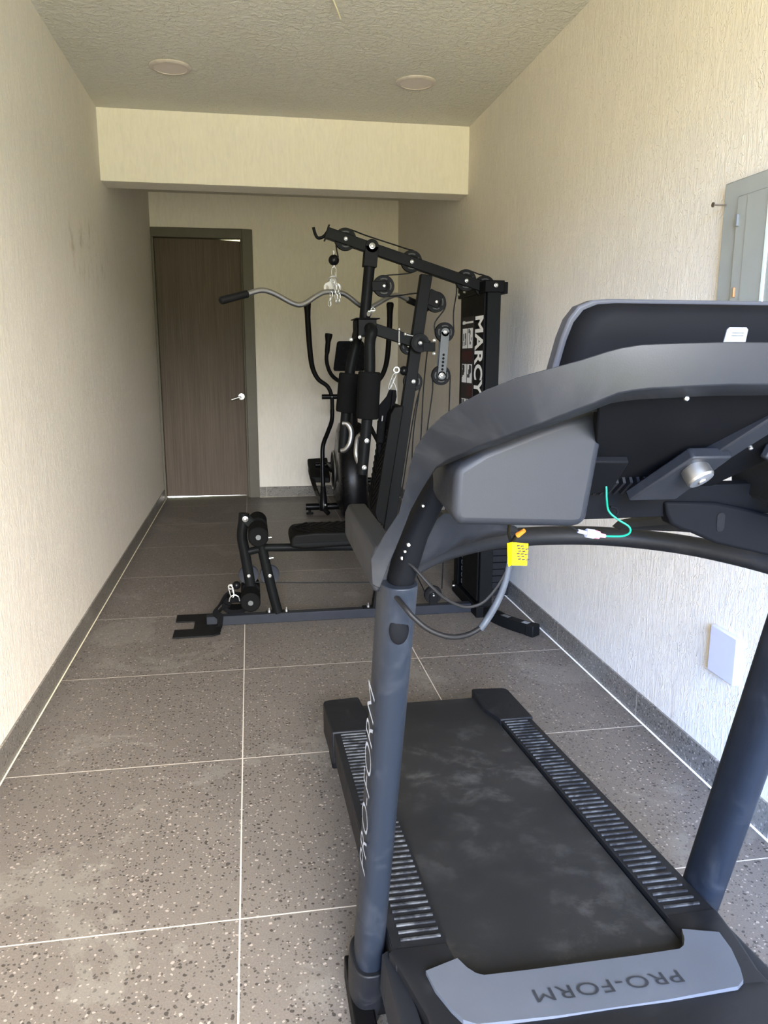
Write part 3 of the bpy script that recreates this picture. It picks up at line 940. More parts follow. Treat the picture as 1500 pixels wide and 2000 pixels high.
# flange with the slot hanging below the underside
fl = [(0.5888, 1.0200, 1.1740), (0.5935, 1.0200, 1.1549), (0.6012, 1.0200, 1.1401), (0.6165, 1.0200, 1.1319), (0.6375, 1.0200, 1.1250), (0.6762, 1.0200, 1.1080), (0.7628, 1.0200, 1.0863), (0.8153, 1.0200, 1.0801), (0.8086, 1.0200, 1.1361), (0.7558, 1.0200, 1.1496), (0.7126, 1.0200, 1.1611), (0.6704, 1.0200, 1.1701)]
fo = obj('rear_flange', MB().prism(fl, (0, 0.03, 0)), tm_inner, tm, bevel=0.004)
c = V((0.6791, 1.0190, 1.1408))
sl = [V((c.x + 0.0065 * math.cos(t), c.y, c.z + 0.0065 * math.sin(t) + (0.008 if math.sin(t) > 0 else -0.008))) for t in (2 * math.pi * k / 20 for k in range(20))]
obj('slot', MB().prism(sl, (0, 0.004, 0)), glossy, fo, label='oval slot')

# handrails, crossbar, gussets
for side in (0, 1):
    X = (lambda x: x) if not side else (lambda x: 2 * CX - x)
    def hr(y, z0, z1, w0):
        cx = X(0.194)
        return [V((cx - w0, y, z0 + 0.014)), V((cx - w0 * 0.8, y, z0)), V((cx + w0 * 0.8, y, z0)), V((cx + w0, y, z0 + 0.014)), V((cx + w0, y, z1 - 0.016)), V((cx + w0 * 0.7, y, z1)), V((cx - w0 * 0.7, y, z1)), V((cx - w0, y, z1 - 0.016))]
    m = MB().loft([hr(1.125, 1.026, 1.098, 0.021), hr(1.20, 1.030, 1.102, 0.023), hr(1.44, 1.034, 1.104, 0.023), hr(1.455, 1.044, 1.096, 0.017)], True)
    obj('handrail', m, tm_grey, tm, bevel=0.004, seg=3)
bar_pts = [(0.205, 1.15, 1.030), (0.26, 1.235, 1.035), (0.34, 1.32, 1.037), (0.45, 1.385, 1.037), (0.57, 1.405, 1.036), (0.69, 1.385, 1.034), (0.80, 1.32, 1.030), (0.88, 1.235, 1.022), (0.935, 1.15, 1.012)]
obj('crossbar', MB().tube(bar_pts, 0.0185, n=24, sub=8), tm_black, tm)
for side in (0, 1):
    X = (lambda x: x) if not side else (lambda x: 2 * CX - x)
    pts = [((0.2377, 1.1200, 1.0640), (0.2428, 1.1200, 1.1104)), ((0.2866, 1.1500, 1.0745), (0.2829, 1.1200, 1.1464)), ((0.3307, 1.1900, 1.0763), (0.3309, 1.1500, 1.1389)), ((0.3926, 1.2500, 1.0728), (0.3846, 1.2000, 1.1211)), ((0.4678, 1.3200, 1.0632), (0.4651, 1.3000, 1.0792))]
    rr = []
    for lo_, hi_ in pts:
        lo_, hi_ = V(lo_), V(hi_)
        md_ = (lo_ + hi_) / 2 + V((0, -0.012, 0))
        q = [lo_, md_, hi_, hi_ + V((0, 0.03, 0)), lo_ + V((0, 0.03, 0))]
        rr.append([V((X(p.x), p.y, p.z)) for p in q])
    obj('crossbar_gusset', MB().loft(rr, True), tm_shell, tm, angle=50)

# loose wiring at the left post
gm = V((0.210, upright(0.985) - 0.0515, 0.985))
m = MB().sph(gm + V((0, 0.004, -0.01)), 0.018, sx=0.85, sy=0.30, sz=1.3)
gr = obj('cable_grommet', m, tm_inner, tm, label='oval black cable grommet on the left post')
thick = [(0.2025, 1.0800, 1.0326), (0.2108, 1.0550, 1.0237), (0.2225, 1.0450, 1.0101), (0.2459, 1.0400, 0.9910), (0.2766, 1.0400, 0.9790), (0.3051, 1.0450, 0.9794), (0.3274, 1.0500, 0.9882)]
main = obj('main_cable', MB().tube(thick, 0.0040, n=12), cable_m, gr)
m = MB().tube([(0.3243, 1.0500, 0.9852), (0.3334, 1.0500, 0.9974), (0.3516, 1.0600, 1.0201), (0.3619, 1.0600, 1.0457), (0.3674, 1.0600, 1.0691), (0.3707, 1.0600, 1.0885)], [0.0052, 0.0055, 0.0050, 0.0042], n=12)
obj('cable_sleeve', m, sleeve_m, main, label='grey sleeve on the cable')
thin = [(0.2176, 1.0800, 1.0851), (0.2302, 1.0700, 1.0749), (0.2496, 1.0600, 1.0528), (0.2715, 1.0600, 1.0322), (0.2951, 1.0600, 1.0191), (0.3123, 1.0600, 1.0166), (0.3318, 1.0600, 1.0235), (0.3509, 1.0600, 1.0447), (0.3658, 1.0600, 1.0715), (0.3721, 1.0600, 1.0924), (0.3706, 1.0600, 1.1118), (0.3636, 1.0500, 1.1282), (0.3541, 1.0200, 1.1516)]
thin_o = obj('signal_cable', MB().tube(thin, 0.0025, n=10), cable_m, tm)
m = MB().tube([(0.3707, 1.0600, 1.0885), (0.3716, 1.0600, 1.1079), (0.3731, 1.0500, 1.1218), (0.3748, 1.0400, 1.1293)], 0.0032, n=10)
obj('connector_lead', m, cable_m, thin_o)
m = MB().cyl((0.3733, 1.0400, 1.1279), (0.3794, 1.0300, 1.1367), 0.0042, 0.0030, n=10)
obj('wire_bundle', m, orange_m, thin_o, label='bundle of orange wire ends')
tag0 = (0.3643, 1.0550, 1.1117)
ty = [(0.3641, 1.0570, 1.1120), (0.3694, 1.0520, 1.1146), (0.3938, 1.0500, 1.1118), (0.3928, 1.0500, 1.0785), (0.3698, 1.0520, 1.0798), (0.3662, 1.0570, 1.0755)]
m = MB().prism(ty, (0, 0.0012, 0))
tg = obj('cable_tag', m, yellow_m, thin_o, label='yellow paper tag on the cable')
m = MB()
tp = [V(p) for p in ty]
for r_ in range(6):
    for k in range(2 + r_ % 2):
        fx = 0.30 + 0.24 * k + 0.05 * ((r_ * 7) % 3)
        fz = 0.10 + 0.115 * r_
        p = tp[1] + (tp[2] - tp[1]) * fx + (tp[4] - tp[1]) * fz + V((0, -0.0006, 0))
        m.add([p, p + V((0.0052, 0.0, 0.0)), p + V((0.0044, 0, -0.0018)), p + V((-0.0004, 0, -0.0022))], [(0, 1, 2, 3)])
obj('tag_print', m, print_dark, tg, smooth=False)
gw = [(0.4682, 0.9750, 1.2212), (0.4711, 0.9700, 1.2079), (0.4705, 0.9650, 1.1912), (0.4696, 0.9550, 1.1769), (0.4803, 0.9500, 1.1664), (0.4946, 0.9450, 1.1571), (0.4941, 0.9400, 1.1498), (0.4808, 0.9350, 1.1465), (0.4544, 0.9300, 1.1487)]
gwo = obj('green_wire', MB().tube(gw, 0.0014, n=8), green_m, tm, label='thin green wire hanging under the console')
m = MB().cyl((0.4544, 0.9300, 1.1487), (0.4457, 0.9300, 1.1504), 0.0026, 0.0032, n=12)
m.cyl((0.4457, 0.9300, 1.1504), (0.4384, 0.9300, 1.1520), 0.0052, 0.0058, n=12)
obj('pink_terminal', m, pink_m, gwo)
m = MB().cyl((0.4384, 0.9300, 1.1520), (0.4276, 0.9300, 1.1538), 0.0062, 0.0060, n=12).cyl((0.4276, 0.9300, 1.1538), (0.4161, 0.9300, 1.1570), 0.0026, n=12)
obj('clear_terminal', m, clear_m, gwo)
m = MB().tube([(0.4161, 0.9300, 1.1570), (0.4037, 0.9200, 1.1644), (0.3921, 0.9150, 1.1739)], 0.0011, n=8)
obj('terminal_lead', m, cable_m, gwo)
m = MB().tube([(0.4937, 1.0000, 1.1732), (0.5022, 1.0000, 1.1715), (0.5057, 1.0000, 1.1655), (0.5036, 1.0000, 1.1619)], 0.0018, n=8)
obj('cable_hook', m, tm_inner, tm)

# ------------------------------------------------------------------ multi gym
GY = 3.96
gym = thing('multi_gym', (0.6, GY, 0), 'black multi gym station with leaning cable mast and weight tower', 'exercise machine')
def bolt(p, parent, r=0.010, axis=(0, -1, 0), mat=chrome):
    r *= 0.78
    return obj('bolt', MB().lathe([(r * 1.35, -0.001), (r * 1.35, 0.002), (r, 0.003), (r * 0.95, 0.008), (r * 0.6, 0.0105), (0, 0.011)], p, axis, n=16), mat, parent)
# floor rail
fr = obj('floor_rail', MB().box(-0.262, 1.22, 3.937, 3.987, 0.0, 0.050), base_tube, gym, bevel=0.003)
# foot plate: forked rubber-coated plate on the floor
fpoly = [(-0.420, 3.770, 0.002), (-0.222, 3.772, 0.002), (-0.196, 3.792, 0.002), (-0.186, 3.84, 0.002), (-0.186, 4.06, 0.002), (-0.20, 4.118, 0.002), (-0.428, 4.120, 0.002), (-0.424, 4.010, 0.002), (-0.325, 4.006, 0.002), (-0.325, 3.885, 0.002), (-0.420, 3.882, 0.002)]
obj('foot_plate', MB().prism(fpoly, (0, 0, 0.008)), rubber, gym, bevel=0.002)
# front post, seat tube, seat
m = MB().tube([(0.016, GY, 0.52), (0.028, GY, 0.44), (0.070, GY, 0.22), (0.108, GY, 0.048)], 0.026, n=20, sub=6)
m.box(0.045, 0.165, 3.938, 3.986, 0.050, 0.055)
fpost = obj('front_post', m, powder, gym)
m = MB().cyl((0.03, GY, 0.405), (0.74, GY, 0.385), 0.021, n=20)
obj('seat_tube', m, powder, gym)
m = MB().cyl((-0.045, GY, 0.385), (0.03, GY, 0.400), 0.019, n=20)
obj('leg_pivot_stub', m, powder, gym)
def pad(name, outline, y0, y1, bev):
    m = MB().prism([V((x, y0, z)) for x, z in outline], (0, y1 - y0, 0))
    return obj(name, m, vinyl, gym, bevel=bev, seg=4, angle=60)
seat = pad('seat_pad', [(0.176, 0.432), (0.178, 0.476), (0.200, 0.498), (0.30, 0.506), (0.60, 0.500), (0.606, 0.432), (0.24, 0.420)], 3.825, 4.095, 0.012)
m = MB()
for k in range(9):
    x = 0.20 + k * 0.042
    for sg in (-1, 1):
        m.bar((x, GY + sg * 0.012, 0.5055), (x + 0.075, GY + sg * 0.115, 0.5035), 0.010, 0.010, (0, 0, 1))
obj('seat_tread', m, vinyl, seat)
m = MB().bar((0.585, 3.823, 0.452), (0.195, 3.823, 0.448), 0.004, 0.012, (0, 1, 0))
obj('seat_piping', m, powder, seat)
# back pad, leaning with the mast
b0, b1 = V((0.655, 0, 0.530)), V((0.752, 0, 1.138))
dn = (b1 - b0).normalized()
nn = V((-dn.z, 0, dn.x))
ol = [b0 + nn * 0.005, b0 + dn * 0.02 + nn * 0.040, b0 + dn * 0.06 + nn * 0.058, b1 - dn * 0.05 + nn * 0.058, b1 - dn * 0.012 + nn * 0.044, b1 + nn * 0.006, b1 - nn * 0.002, b0 - nn * 0.002]
back = pad('back_pad', [(p.x, p.z) for p in ol], 3.825, 4.095, 0.012)
m = MB()
for k in range(12):
    q = b0 + dn * (0.06 + k * 0.032) + nn * 0.058
    for sg in (-1, 1):
        m.bar(V((q.x, GY + sg * 0.012, q.z)), V((q.x + dn.x * 0.07, GY + sg * 0.118, q.z + dn.z * 0.07)), 0.010, 0.010, nn)
obj('back_tread', m, vinyl, back)
q = b0 + dn * 0.44 + nn * 0.0595
text('back_emblem', 'iC', V((q.x, GY + 0.02, q.z + 0.02)), V((0, -1, 0)), dn, 0.035, 0.05, white_print, back, lift=0.001)
# mast and boom
mast0, mast1 = V((0.640, GY, 0.050)), V((0.8885, GY, 1.782))
m = MB().bar(mast0, mast1, 0.05, 0.058)
m.box(0.56, 0.74, 3.938, 3.986, 0.050, 0.056)
mast = obj('mast', m, powder, gym, bevel=0.003)
bo0, bo1 = V((0.3906, 3.9600, 1.9702)), V((1.1620, 3.9600, 1.7352))
bo1 = bo1 + V((0.06, 0, -0.018))
boom = obj('boom', MB().bar(bo0, bo1, 0.05, 0.052), powder, gym, bevel=0.003)
bd_ = (bo1 - bo0).normalized()
def on_boom(t, up=0.0):
    return bo0 + bd_ * t + V((-bd_.z, 0, bd_.x)) * up
# boom hook and end plate
m = MB().bar(on_boom(-0.003), on_boom(0.004), 0.054, 0.075)
obj('boom_end_plate', m, powder_d, gym)
m = MB().tube([(0.4034, 3.9600, 1.9895), (0.3779, 3.9600, 1.9556), (0.3503, 3.9600, 1.9454), (0.3356, 3.9600, 1.9616), (0.3262, 3.9600, 1.9945)], 0.0075, n=12, sub=5)
obj('bar_hook', m, powder_d, gym)
# pulleys
def pulley(px, R=0.052, y=GY, w=0.024, part_parent=None, boltr=0.009, web=True):
    p = V((px[0], y, px[2]))
    pr = [(R * 0.30, -w / 2), (R * 0.34, -w * 0.62), (R * 0.62, -w * 0.45), (R * 0.78, -w * 0.5), (R * 0.97, -w / 2), (R, -w * 0.36), (R * 0.86, 0), (R, w * 0.36), (R * 0.97, w / 2), (R * 0.78, w * 0.5), (R * 0.62, w * 0.45), (R * 0.34, w * 0.62), (R * 0.30, w / 2)]
    m = MB().lathe(pr, p, (0, 1, 0), n=40)
    o = obj('pulley', m, pulley_m, part_parent or gym)
    if web:
        wm = MB()
        for k in range(4):
            wm.ring(p + V((0, -w * 0.5, 0)), (0, 1, 0), R * 0.66, R * 0.085, n=6, k=6, a0=k * 90 + 16, a1=k * 90 + 74)
        obj('pulley_web', wm, pulley_w, o)
    bolt(p + V((0, -w * 0.62, 0)), o, boltr)
    return o
p1, p2, p3, p4 = on_boom(0.095, 0.0), on_boom(0.440, 0.004), on_boom(0.735, 0.004), on_boom(0.838, 0.006)
for p in (p1, p2, p3, p4):
    pulley(p, 0.054)
for t in (0.095, 0.440, 0.735):
    bolt(on_boom(t) + V((0, -0.026, 0)), boom, 0.009)
pA, pB = V((0.6721, 3.9600, 1.7246)), V((0.9410, 3.9600, 1.6514))
pC, pD = V((0.8479, 3.9000, 1.4470)), V((0.8105, 4.0000, 1.4355))
pE, pF = V((0.9890, 3.9600, 1.5024)), V((0.9738, 3.9600, 1.2855))
pG = V((0.8254, 3.9600, 1.2546))
for p, R in ((pA, 0.054), (pB, 0.052), (pE, 0.050), (pF, 0.050)):
    pulley(p, R, y=p.y, boltr=0.011)
pulley(pC, 0.047, y=3.90, web=False)
pulley(pD, 0.047, y=4.00)
pulley(pG, 0.050, y=3.96)
bolt(pG + V((0, -0.027, 0)), mast, 0.010)
m = MB().bar(pB + V((-0.045, -0.020, 0.03)), pB + V((0.02, -0.020, 0.0)), 0.005, 0.075).bar(pB + V((-0.045, 0.020, 0.03)), pB + V((0.02, 0.020, 0.0)), 0.005, 0.075)
obj('pulley_bracket', m, powder, gym, bevel=0.002)
# floating double pulley link
m = MB()
dl = (pF - pE)
for yy in (-0.020, 0.020):
    a, b = pE + V((0, yy, 0)), pF + V((0, yy, 0))
    m.bar(a - dl.normalized() * 0.0, b, 0.004, 0.042)
    for c in (a, b):
        m.cyl(c + V((0, -0.002, 0)), c + V((0, 0.002, 0)), 0.021, n=24)
lk = obj('pulley_link', m, plate_grey, gym, label='grey link plate between two floating pulleys')
m = MB()
for k in range(5):
    c = pE + dl * (0.52 + 0.085 * k) + V((0, -0.0225, 0))
    m.cyl(c, c + V((0, -0.0012, 0)), 0.0065, n=14)
obj('link_holes', m, powder_d, lk)
bolt(pE + V((0, -0.023, 0)), lk, 0.010)
bolt(pF + V((0, -0.023, 0)), lk, 0.013)
# press arm hanger below the boom
hg = V((0.6102, 3.9600, 1.9112))
ang = V((-0.035, 0, -0.36)).normalized()
side_ = V((-ang.z, 0, ang.x))
m = MB()
for yy in (-0.031, 0.031):
    m.bar(hg + V((0, yy, 0)), hg + ang * 0.095 + V((0, yy, 0)), 0.005, 0.066)
    m.cyl(hg + V((0, yy - 0.0025, 0)), hg + V((0, yy + 0.0025, 0)), 0.033, n=28)
m.bar(hg + ang * 0.045, hg + ang * 0.098, 0.066, 0.066)
ha = obj('arm_hanger', m, powder, gym, bevel=0.002)
bolt(hg + V((0, -0.034, 0)), ha, 0.014)
m = MB().cyl(hg + ang * 0.085, hg + ang * 0.355, 0.0275, n=24)
obj('hanger_tube', m, powder, gym)
pin = hg + ang * 0.325
m = MB().cyl(pin + V((0.012, -0.034, 0)), pin + V((0.020, -0.026, 0)), 0.012, n=14).ring(pin + V((0.035, -0.03, 0.02)), (0, 1, 0.2), 0.010, 0.0018, n=20, k=6).cyl(pin + V((0.01, -0.03, 0.012)), pin + V((0.045, -0.03, 0.016)), 0.005, n=10)
obj('lock_pin', m, chrome, gym)
pA_b = pA + V((-0.01, 0, 0))
m = MB()
for yy in (-0.019, 0.019):
    m.bar(hg + ang * 0.19 + V((0.02, yy, 0)), pA + V((0.012, yy, 0)), 0.004, 0.046)
obj('hanger_pulley_bracket', m, powder, gym, bevel=0.002)
# press arm head
hd0 = hg + ang * 0.350
m = MB().bar(hd0 + V((-0.058, 0, 0)), hd0 + V((0.062, 0, 0)), 0.21, 0.006)
m.box(hd0.x - 0.045, hd0.x + 0.045, GY - 0.10, GY + 0.10, hd0.z - 0.085, hd0.z - 0.004)
m.box(hd0.x - 0.052, hd0.x - 0.045, GY - 0.06, GY + 0.06, hd0.z - 0.095, hd0.z - 0.006)
head = obj('press_head', m, powder_d, gym, bevel=0.003)
for px_ in ((700, 651), (709, 656)):
    pass
bolt(V((hd0.x - 0.038, GY - 0.102, hd0.z - 0.09)), head, 0.009)
bolt(V((hd0.x - 0.075, GY - 0.05, hd0.z - 0.10)), head, 0.009)
m = MB().bar(hd0 + V((0.03, 0, -0.042)), (0.905, GY, 1.432), 0.05, 0.056)
xb = obj('press_link_bar', m, powder, gym, bevel=0.003)
c1_ = hd0 + V((0.03, 0, -0.042)) + (V((0.905, GY, 1.432)) - (hd0 + V((0.03, 0, -0.042)))) * 0.47
m = MB().cyl(c1_ + V((0, -0.032, -0.036)), c1_ + V((0, -0.032, 0.036)), 0.004, n=10)
for dz in (-0.036, 0.036):
    m.sph(c1_ + V((0, -0.032, dz)), 0.009)
m.cyl(c1_ + V((0.025, -0.032, 0.012)), c1_ + V((0.075, -0.032, 0.002)), 0.005, 0.003, n=10).sph(c1_ + V((0.032, -0.032, 0.012)), 0.009)
obj('clamp_bolts', m, chrome, xb)
m = MB().box(0.862, 0.925, 3.885, 3.935, 1.405, 1.450)
cb = obj('pulley_clamp', m, powder, gym, bevel=0.002)
for z in (1.395, 1.46):
    bolt(V((0.918, 3.88, z)), cb, 0.008)
# the two press arms with foam pads and handles
def arm(y, top, padt, padb, bot, xs):
    m = MB().tube([V((hd0.x + 0.01, y * 0.4 + GY * 0.6, hd0.z - 0.045)), V((top[0] + 0.012, y, hd0.z - 0.062)), V(top) + V((0, 0, -0.05)), V(padt), V(padb), V(bot)], 0.0275, n=22, sub=6)
    a = obj('press_arm', m, powder, gym)
    d = (V(padb) - V(padt)).normalized()
    m = MB().lathe([(0.030, 0.0), (0.050, 0.0), (0.0555, 0.006), (0.0560, 0.05), (0.0560, (V(padb) - V(padt)).length - 0.012), (0.052, (V(padb) - V(padt)).length - 0.003), (0.030, (V(padb) - V(padt)).length)], padt, d, n=36)
    obj('foam_sleeve', m, foam, a)
    return a
ny, fy = 3.79, 4.13
a1 = arm(ny, (0.5760, 3.7900, 1.4922), (0.5757, 3.7900, 1.3074), (0.5625, 3.7900, 1.0766), (0.5361, 3.7900, 0.8046), 1)
a2 = arm(fy, (0.5543, 4.1300, 1.4887), (0.5206, 4.1300, 1.2931), (0.4999, 4.1300, 1.0860), (0.4816, 4.1300, 0.8724), -1)
bolt(V((0.5572, 3.7900, 0.9731)) + V((0, -0.0275, 0)), a1, 0.011)
bolt(V((0.5439, 3.7900, 0.8405)) + V((0, -0.0275, 0)), a1, 0.011)
m = MB().tube([(0.4806, 4.1100, 1.0308), (0.5013, 4.1000, 1.0286), (0.5190, 4.0900, 1.0021), (0.5215, 4.0900, 0.9640), (0.5102, 4.0900, 0.9205), (0.4892, 4.1000, 0.8923), (0.4711, 4.1100, 0.8860)], 0.0145, n=16, sub=5)
obj('press_handle', m, satin, a2, label='satin grey grip on the far press arm')
m = MB().tube([(0.5399, 3.8300, 0.9999), (0.5245, 3.8500, 0.9802), (0.5178, 3.8600, 0.9354), (0.5176, 3.8600, 0.8887), (0.5277, 3.8400, 0.8521)], 0.0125, n=16, sub=5)
obj('press_handle', m, satin, a1, label='satin grey grip on the near press arm')
# leg developer
m = MB().tube([(-0.052, GY, 0.590), (-0.056, GY, 0.545), (-0.066, GY, 0.470), (-0.052, GY, 0.365), (-0.032, GY, 0.215), (-0.026, GY, 0.150)], 0.027, n=20, sub=6)
lever = obj('leg_lever', m, powder, gym)
for nm, c, r0, yn, yf in (('top', (0.016, 0.508), 0.050, 3.755, 4.165), ('low', (-0.032, 0.160), 0.050, 3.80, 4.13)):
    m = MB().cyl((c[0], yn - 0.004, c[1]), (c[0], yf + 0.004, c[1]), 0.012, n=16)
    rod = obj('roller_rod', m, powder_d, gym)
    for a_, b_ in ((yn, GY - 0.03), (GY + 0.03, yf)):
        m = MB().lathe([(0.012, 0.0), (r0 - 0.006, 0.0), (r0, 0.006), (r0, b_ - a_ - 0.006), (r0 - 0.006, b_ - a_), (0.012, b_ - a_)], (c[0], a_, c[1]), (0, 1, 0), n=36)
        fo_ = obj('foam_roller', m, foam, rod)
    m = MB().cyl((c[0], yn - 0.006, c[1]), (c[0], yn + 0.001, c[1]), 0.013, n=18)
    obj('roller_end_cap', m, plate_grey, rod)
lb = obj('roller_bracket', MB().bar((-0.050, GY - 0.030, 0.568), (0.012, GY - 0.030, 0.512), 0.006, 0.042), powder, gym, bevel=0.002)
obj('roller_bracket', MB().bar((-0.050, GY + 0.030, 0.568), (0.012, GY + 0.030, 0.512), 0.006, 0.042), powder, gym, bevel=0.002)
bolt((-0.046, GY - 0.033, 0.566), lb, 0.014)
for px_, parent_ in (((-0.038, 0.262), lever), ((0.070, 0.258), fpost)):
    c = (px_[0], GY + 0.01, px_[1])
    m = MB().lathe([(0.010, -0.012), (0.040, -0.010), (0.050, -0.012), (0.051, -0.006), (0.045, 0), (0.051, 0.006), (0.050, 0.012), (0.010, 0.012)], c, (0, 1, 0), n=40)
    o = obj('pulley', m, base_tube, gym)
    bolt((px_[0], GY - 0.026, px_[1]), o, 0.009)
for p, a in (((0.055, GY, 0.455), (1, 0, 0.2)), ((0.062, GY, 0.345), (1, 0, 0.2))):
    m = MB().cyl(V(p), V(p) + V((0.018, 0, 0.003)), 0.008, n=12).cyl(V(p) + V((0.018, 0, 0.003)), V(p) + V((0.030, 0, 0.004)), 0.004, n=10)
    obj('nut', m, chrome, fpost)
for x in (0.062, 0.152, 0.590):
    m = MB().cyl((x, GY - 0.01, 0.050), (x, GY - 0.01, 0.066), 0.008, n=12).cyl((x, GY - 0.01, 0.066), (x, GY - 0.01, 0.080), 0.0035, n=10)
    obj('nut', m, chrome, fr)
# base pulley on the floor rail
m = MB().bar((0.952, 3.950, 0.045), (0.952, 3.950, 0.112), 0.004, 0.044)
bpb = obj('base_pulley_bracket', m, powder, gym, bevel=0.002)
pulley((0.952, 3.975, 0.102), 0.049, y=3.972, web=False)
# cables
def cable(pts, r=0.0034):
    return obj('steel_cable', MB().tube(pts, r, n=8, sub=4), cable_m, gym)
R_ = 0.050
upv = V((-bd_.z, 0, bd_.x))
cable([p1 + V((-0.035, 0, -0.085)), p1 + V((-0.045, 0, -0.03)), p1 + V((-0.038, 0, 0.032)), p1 + upv * R_, p1 + upv * R_ + bd_ * 0.1, p2 + upv * R_ - bd_ * 0.05, p2 + upv * R_, p2 + V((0.046, 0, -0.01)), p2 + V((0.01, 0, -0.050)), p2 + V((-0.05, 0, -0.062)), pA + V((0.04, 0, 0.055)), pA + V((0.0, 0, 0.050))])
cable([pA + V((-0.01, 0, -0.049)), pA + V((0.06, 0, -0.046)), pB + V((-0.10, 0, 0.042)), pB + V((0.0, 0, 0.048)), pB + V((0.044, 0, 0.02)), pB + V((0.048, 0, -0.03)), pE + V((-0.050, 0, 0.05)), pE + V((-0.050, 0, 0.0))])
cable([pE + V((0.050, 0, 0.0)), pE + V((0.046, 0, 0.1)), p3 + V((-0.046, 0, -0.06)), p3 + V((-0.048, 0, 0.0)), p3 + V((-0.03, 0, 0.04)), p3 + upv * R_, p3 + upv * R_ + bd_ * 0.06, p4 + upv * R_ - bd_ * 0.04, p4 + upv * R_, p4 + V((0.045, 0, 0.02)), p4 + V((0.05, 0, -0.04))])
cable([pF + V((-0.050, 0, 0.0)), (0.9314, 3.9600, 1.2150), (0.9019, 3.9600, 0.9766), (0.8597, 3.9600, 0.5678), (0.8543, 3.9600, 0.2858)])
cable([pF + V((0.050, 0, 0.0)), (1.0208, 3.9600, 1.1087), (1.0114, 3.9600, 0.5629), (1.0002, 3.9650, 0.1332)])
cable([pC + V((0.045, 0.01, 0.0)), (0.8825, 3.9600, 1.2152), (0.8696, 3.9600, 0.9234), (0.8374, 3.9600, 0.5685), (0.8258, 3.9600, 0.3156), (0.900, 3.965, 0.13), (0.906, 3.97, 0.10)])
cable([pG + V((0.048, 0, -0.01)), (0.8428, 3.9600, 1.1367), (0.8119, 3.9600, 0.9512), (0.7807, 3.9600, 0.7355), (0.7328, 3.9600, 0.4043)])
cable([(0.8680, 3.9700, 1.2542), (0.8606, 3.9700, 1.1887), (0.8328, 3.9700, 0.9767), (0.8216, 3.9700, 0.7054), (0.7906, 3.9700, 0.3997)])
cable([(-0.0865, 3.9600, 0.2247), (-0.0022, 3.9600, 0.2206), (0.1039, 3.9600, 0.2127), (0.3737, 3.9600, 0.1998), (0.6637, 3.9600, 0.1887)])
# weight tower
tw = MB().box(1.178, 1.248, 3.845, 3.905, 0.0, 1.715)
twf = obj('tower_post', tw, powder, gym, bevel=0.003)
obj('tower_post', MB().box(1.178, 1.252, 4.300, 4.345, 0.0, 1.715), powder_d, gym, bevel=0.003)
m = MB().box(1.162, 1.262, 3.835, 4.355, 1.695, 1.752)
cap_o = obj('tower_cap', m, powder_d, gym, bevel=0.003)
obj('tower_cap_flange', MB().box(1.250, 1.286, 3.855, 4.335, 1.690, 1.746), powder_d, gym, bevel=0.002)
for y, z in ((4.32, 1.718), (4.20, 1.722)):
    bolt((1.160, y, z), cap_o, 0.008, (-1, 0, 0))
bolt((1.218, 3.835, 1.728), cap_o, 0.010)
shroud = obj('tower_shroud', MB().box(1.168, 1.178, 3.870, 4.165, 0.085, 1.702).box(1.168, 1.178, 4.165, 4.300, 0.62, 1.702).box(1.168, 1.178, 4.262, 4.345, 0.03, 0.62), powder_d, gym, bevel=0.002)
text('tower_lettering', 'MARCY M', (1.167, 4.012, 1.585), (0, 0, -1), (0, -1, 0), 0.52, 0.150, white_print, shroud, lift=0.0012, bold=0.028)
# exercise chart on the shroud
ch = MB()
def cell(y0, y1, z0, z1, mi, lift=0.0):
    ch.add([(1.1665 - lift, y, z) for y, z in ((y1, z0), (y0, z0), (y0, z1), (y1, z1))], [(0, 1, 2, 3)], mi)
ch.box(1.1660, 1.1685, 4.035, 4.262, 0.70, 1.590)
cell(4.045, 4.255, 1.555, 1.565, 1, 0.001)
cell(4.20, 4.25, 1.552, 1.570, 1, 0.0012)
z = 1.530
for row, hgt in enumerate((0.105, 0.072, 0.100, 0.075, 0.085, 0.085, 0.100, 0.07)):
    if row % 2 == 0:
        for (ya, yb) in ((4.050, 4.145), (4.155, 4.250)):
            cell(ya, yb, z - hgt, z, 1, 0.001)
            for k in range(5):
                yy = ya + 0.008 + 0.078 * rnd.random()
                zz = z - hgt + 0.008 + (hgt - 0.03) * rnd.random()
                cell(yy, min(yb - 0.004, yy + 0.010 + 0.022 * rnd.random()), zz, min(z - 0.004, zz + 0.012 + 0.045 * rnd.random()), 0 if k % 2 else 2, 0.0014 + 0.0002 * k)
    else:
        cell(4.050, 4.145, z - hgt + 0.01, z - 0.008, 3, 0.001)
        cell(4.155, 4.250, z - hgt + 0.01, z - 0.008, 3 if row != 3 else 0, 0.001)
    z -= hgt + 0.006
obj('exercise_chart', ch, [print_dark, white_print, print_grey, print_red], shroud, smooth=False, label='exercise chart with small white pictures')
for k in range(16):
    z0 = 0.065 + k * 0.0385
    wp = obj('weight_plate', MB().box(1.196, 1.395, 4.005, 4.280, z0, z0 + 0.0365), iron, gym, bevel=0.003)
    if k < 6:
        text('plate_numeral', '800000'[k], (1.196, 4.274, z0 + 0.034), (0, 0, -1), (0, -1, 0), 0.030, 0.034, white_print, wp, lift=0.0012, bold=0.02)
m = MB().cyl((1.295, 4.06, 0.06), (1.295, 4.06, 1.70), 0.010, n=12).cyl((1.295, 4.22, 0.06), (1.295, 4.22, 1.70), 0.010, n=12)
# rods sit behind the post inside the tower
obj('guide_rods', MB().cyl((1.236, 4.06, 0.06), (1.236, 4.06, 1.70), 0.010, n=12).cyl((1.236, 4.22, 0.06), (1.236, 4.22, 1.70), 0.010, n=12), satin, gym)
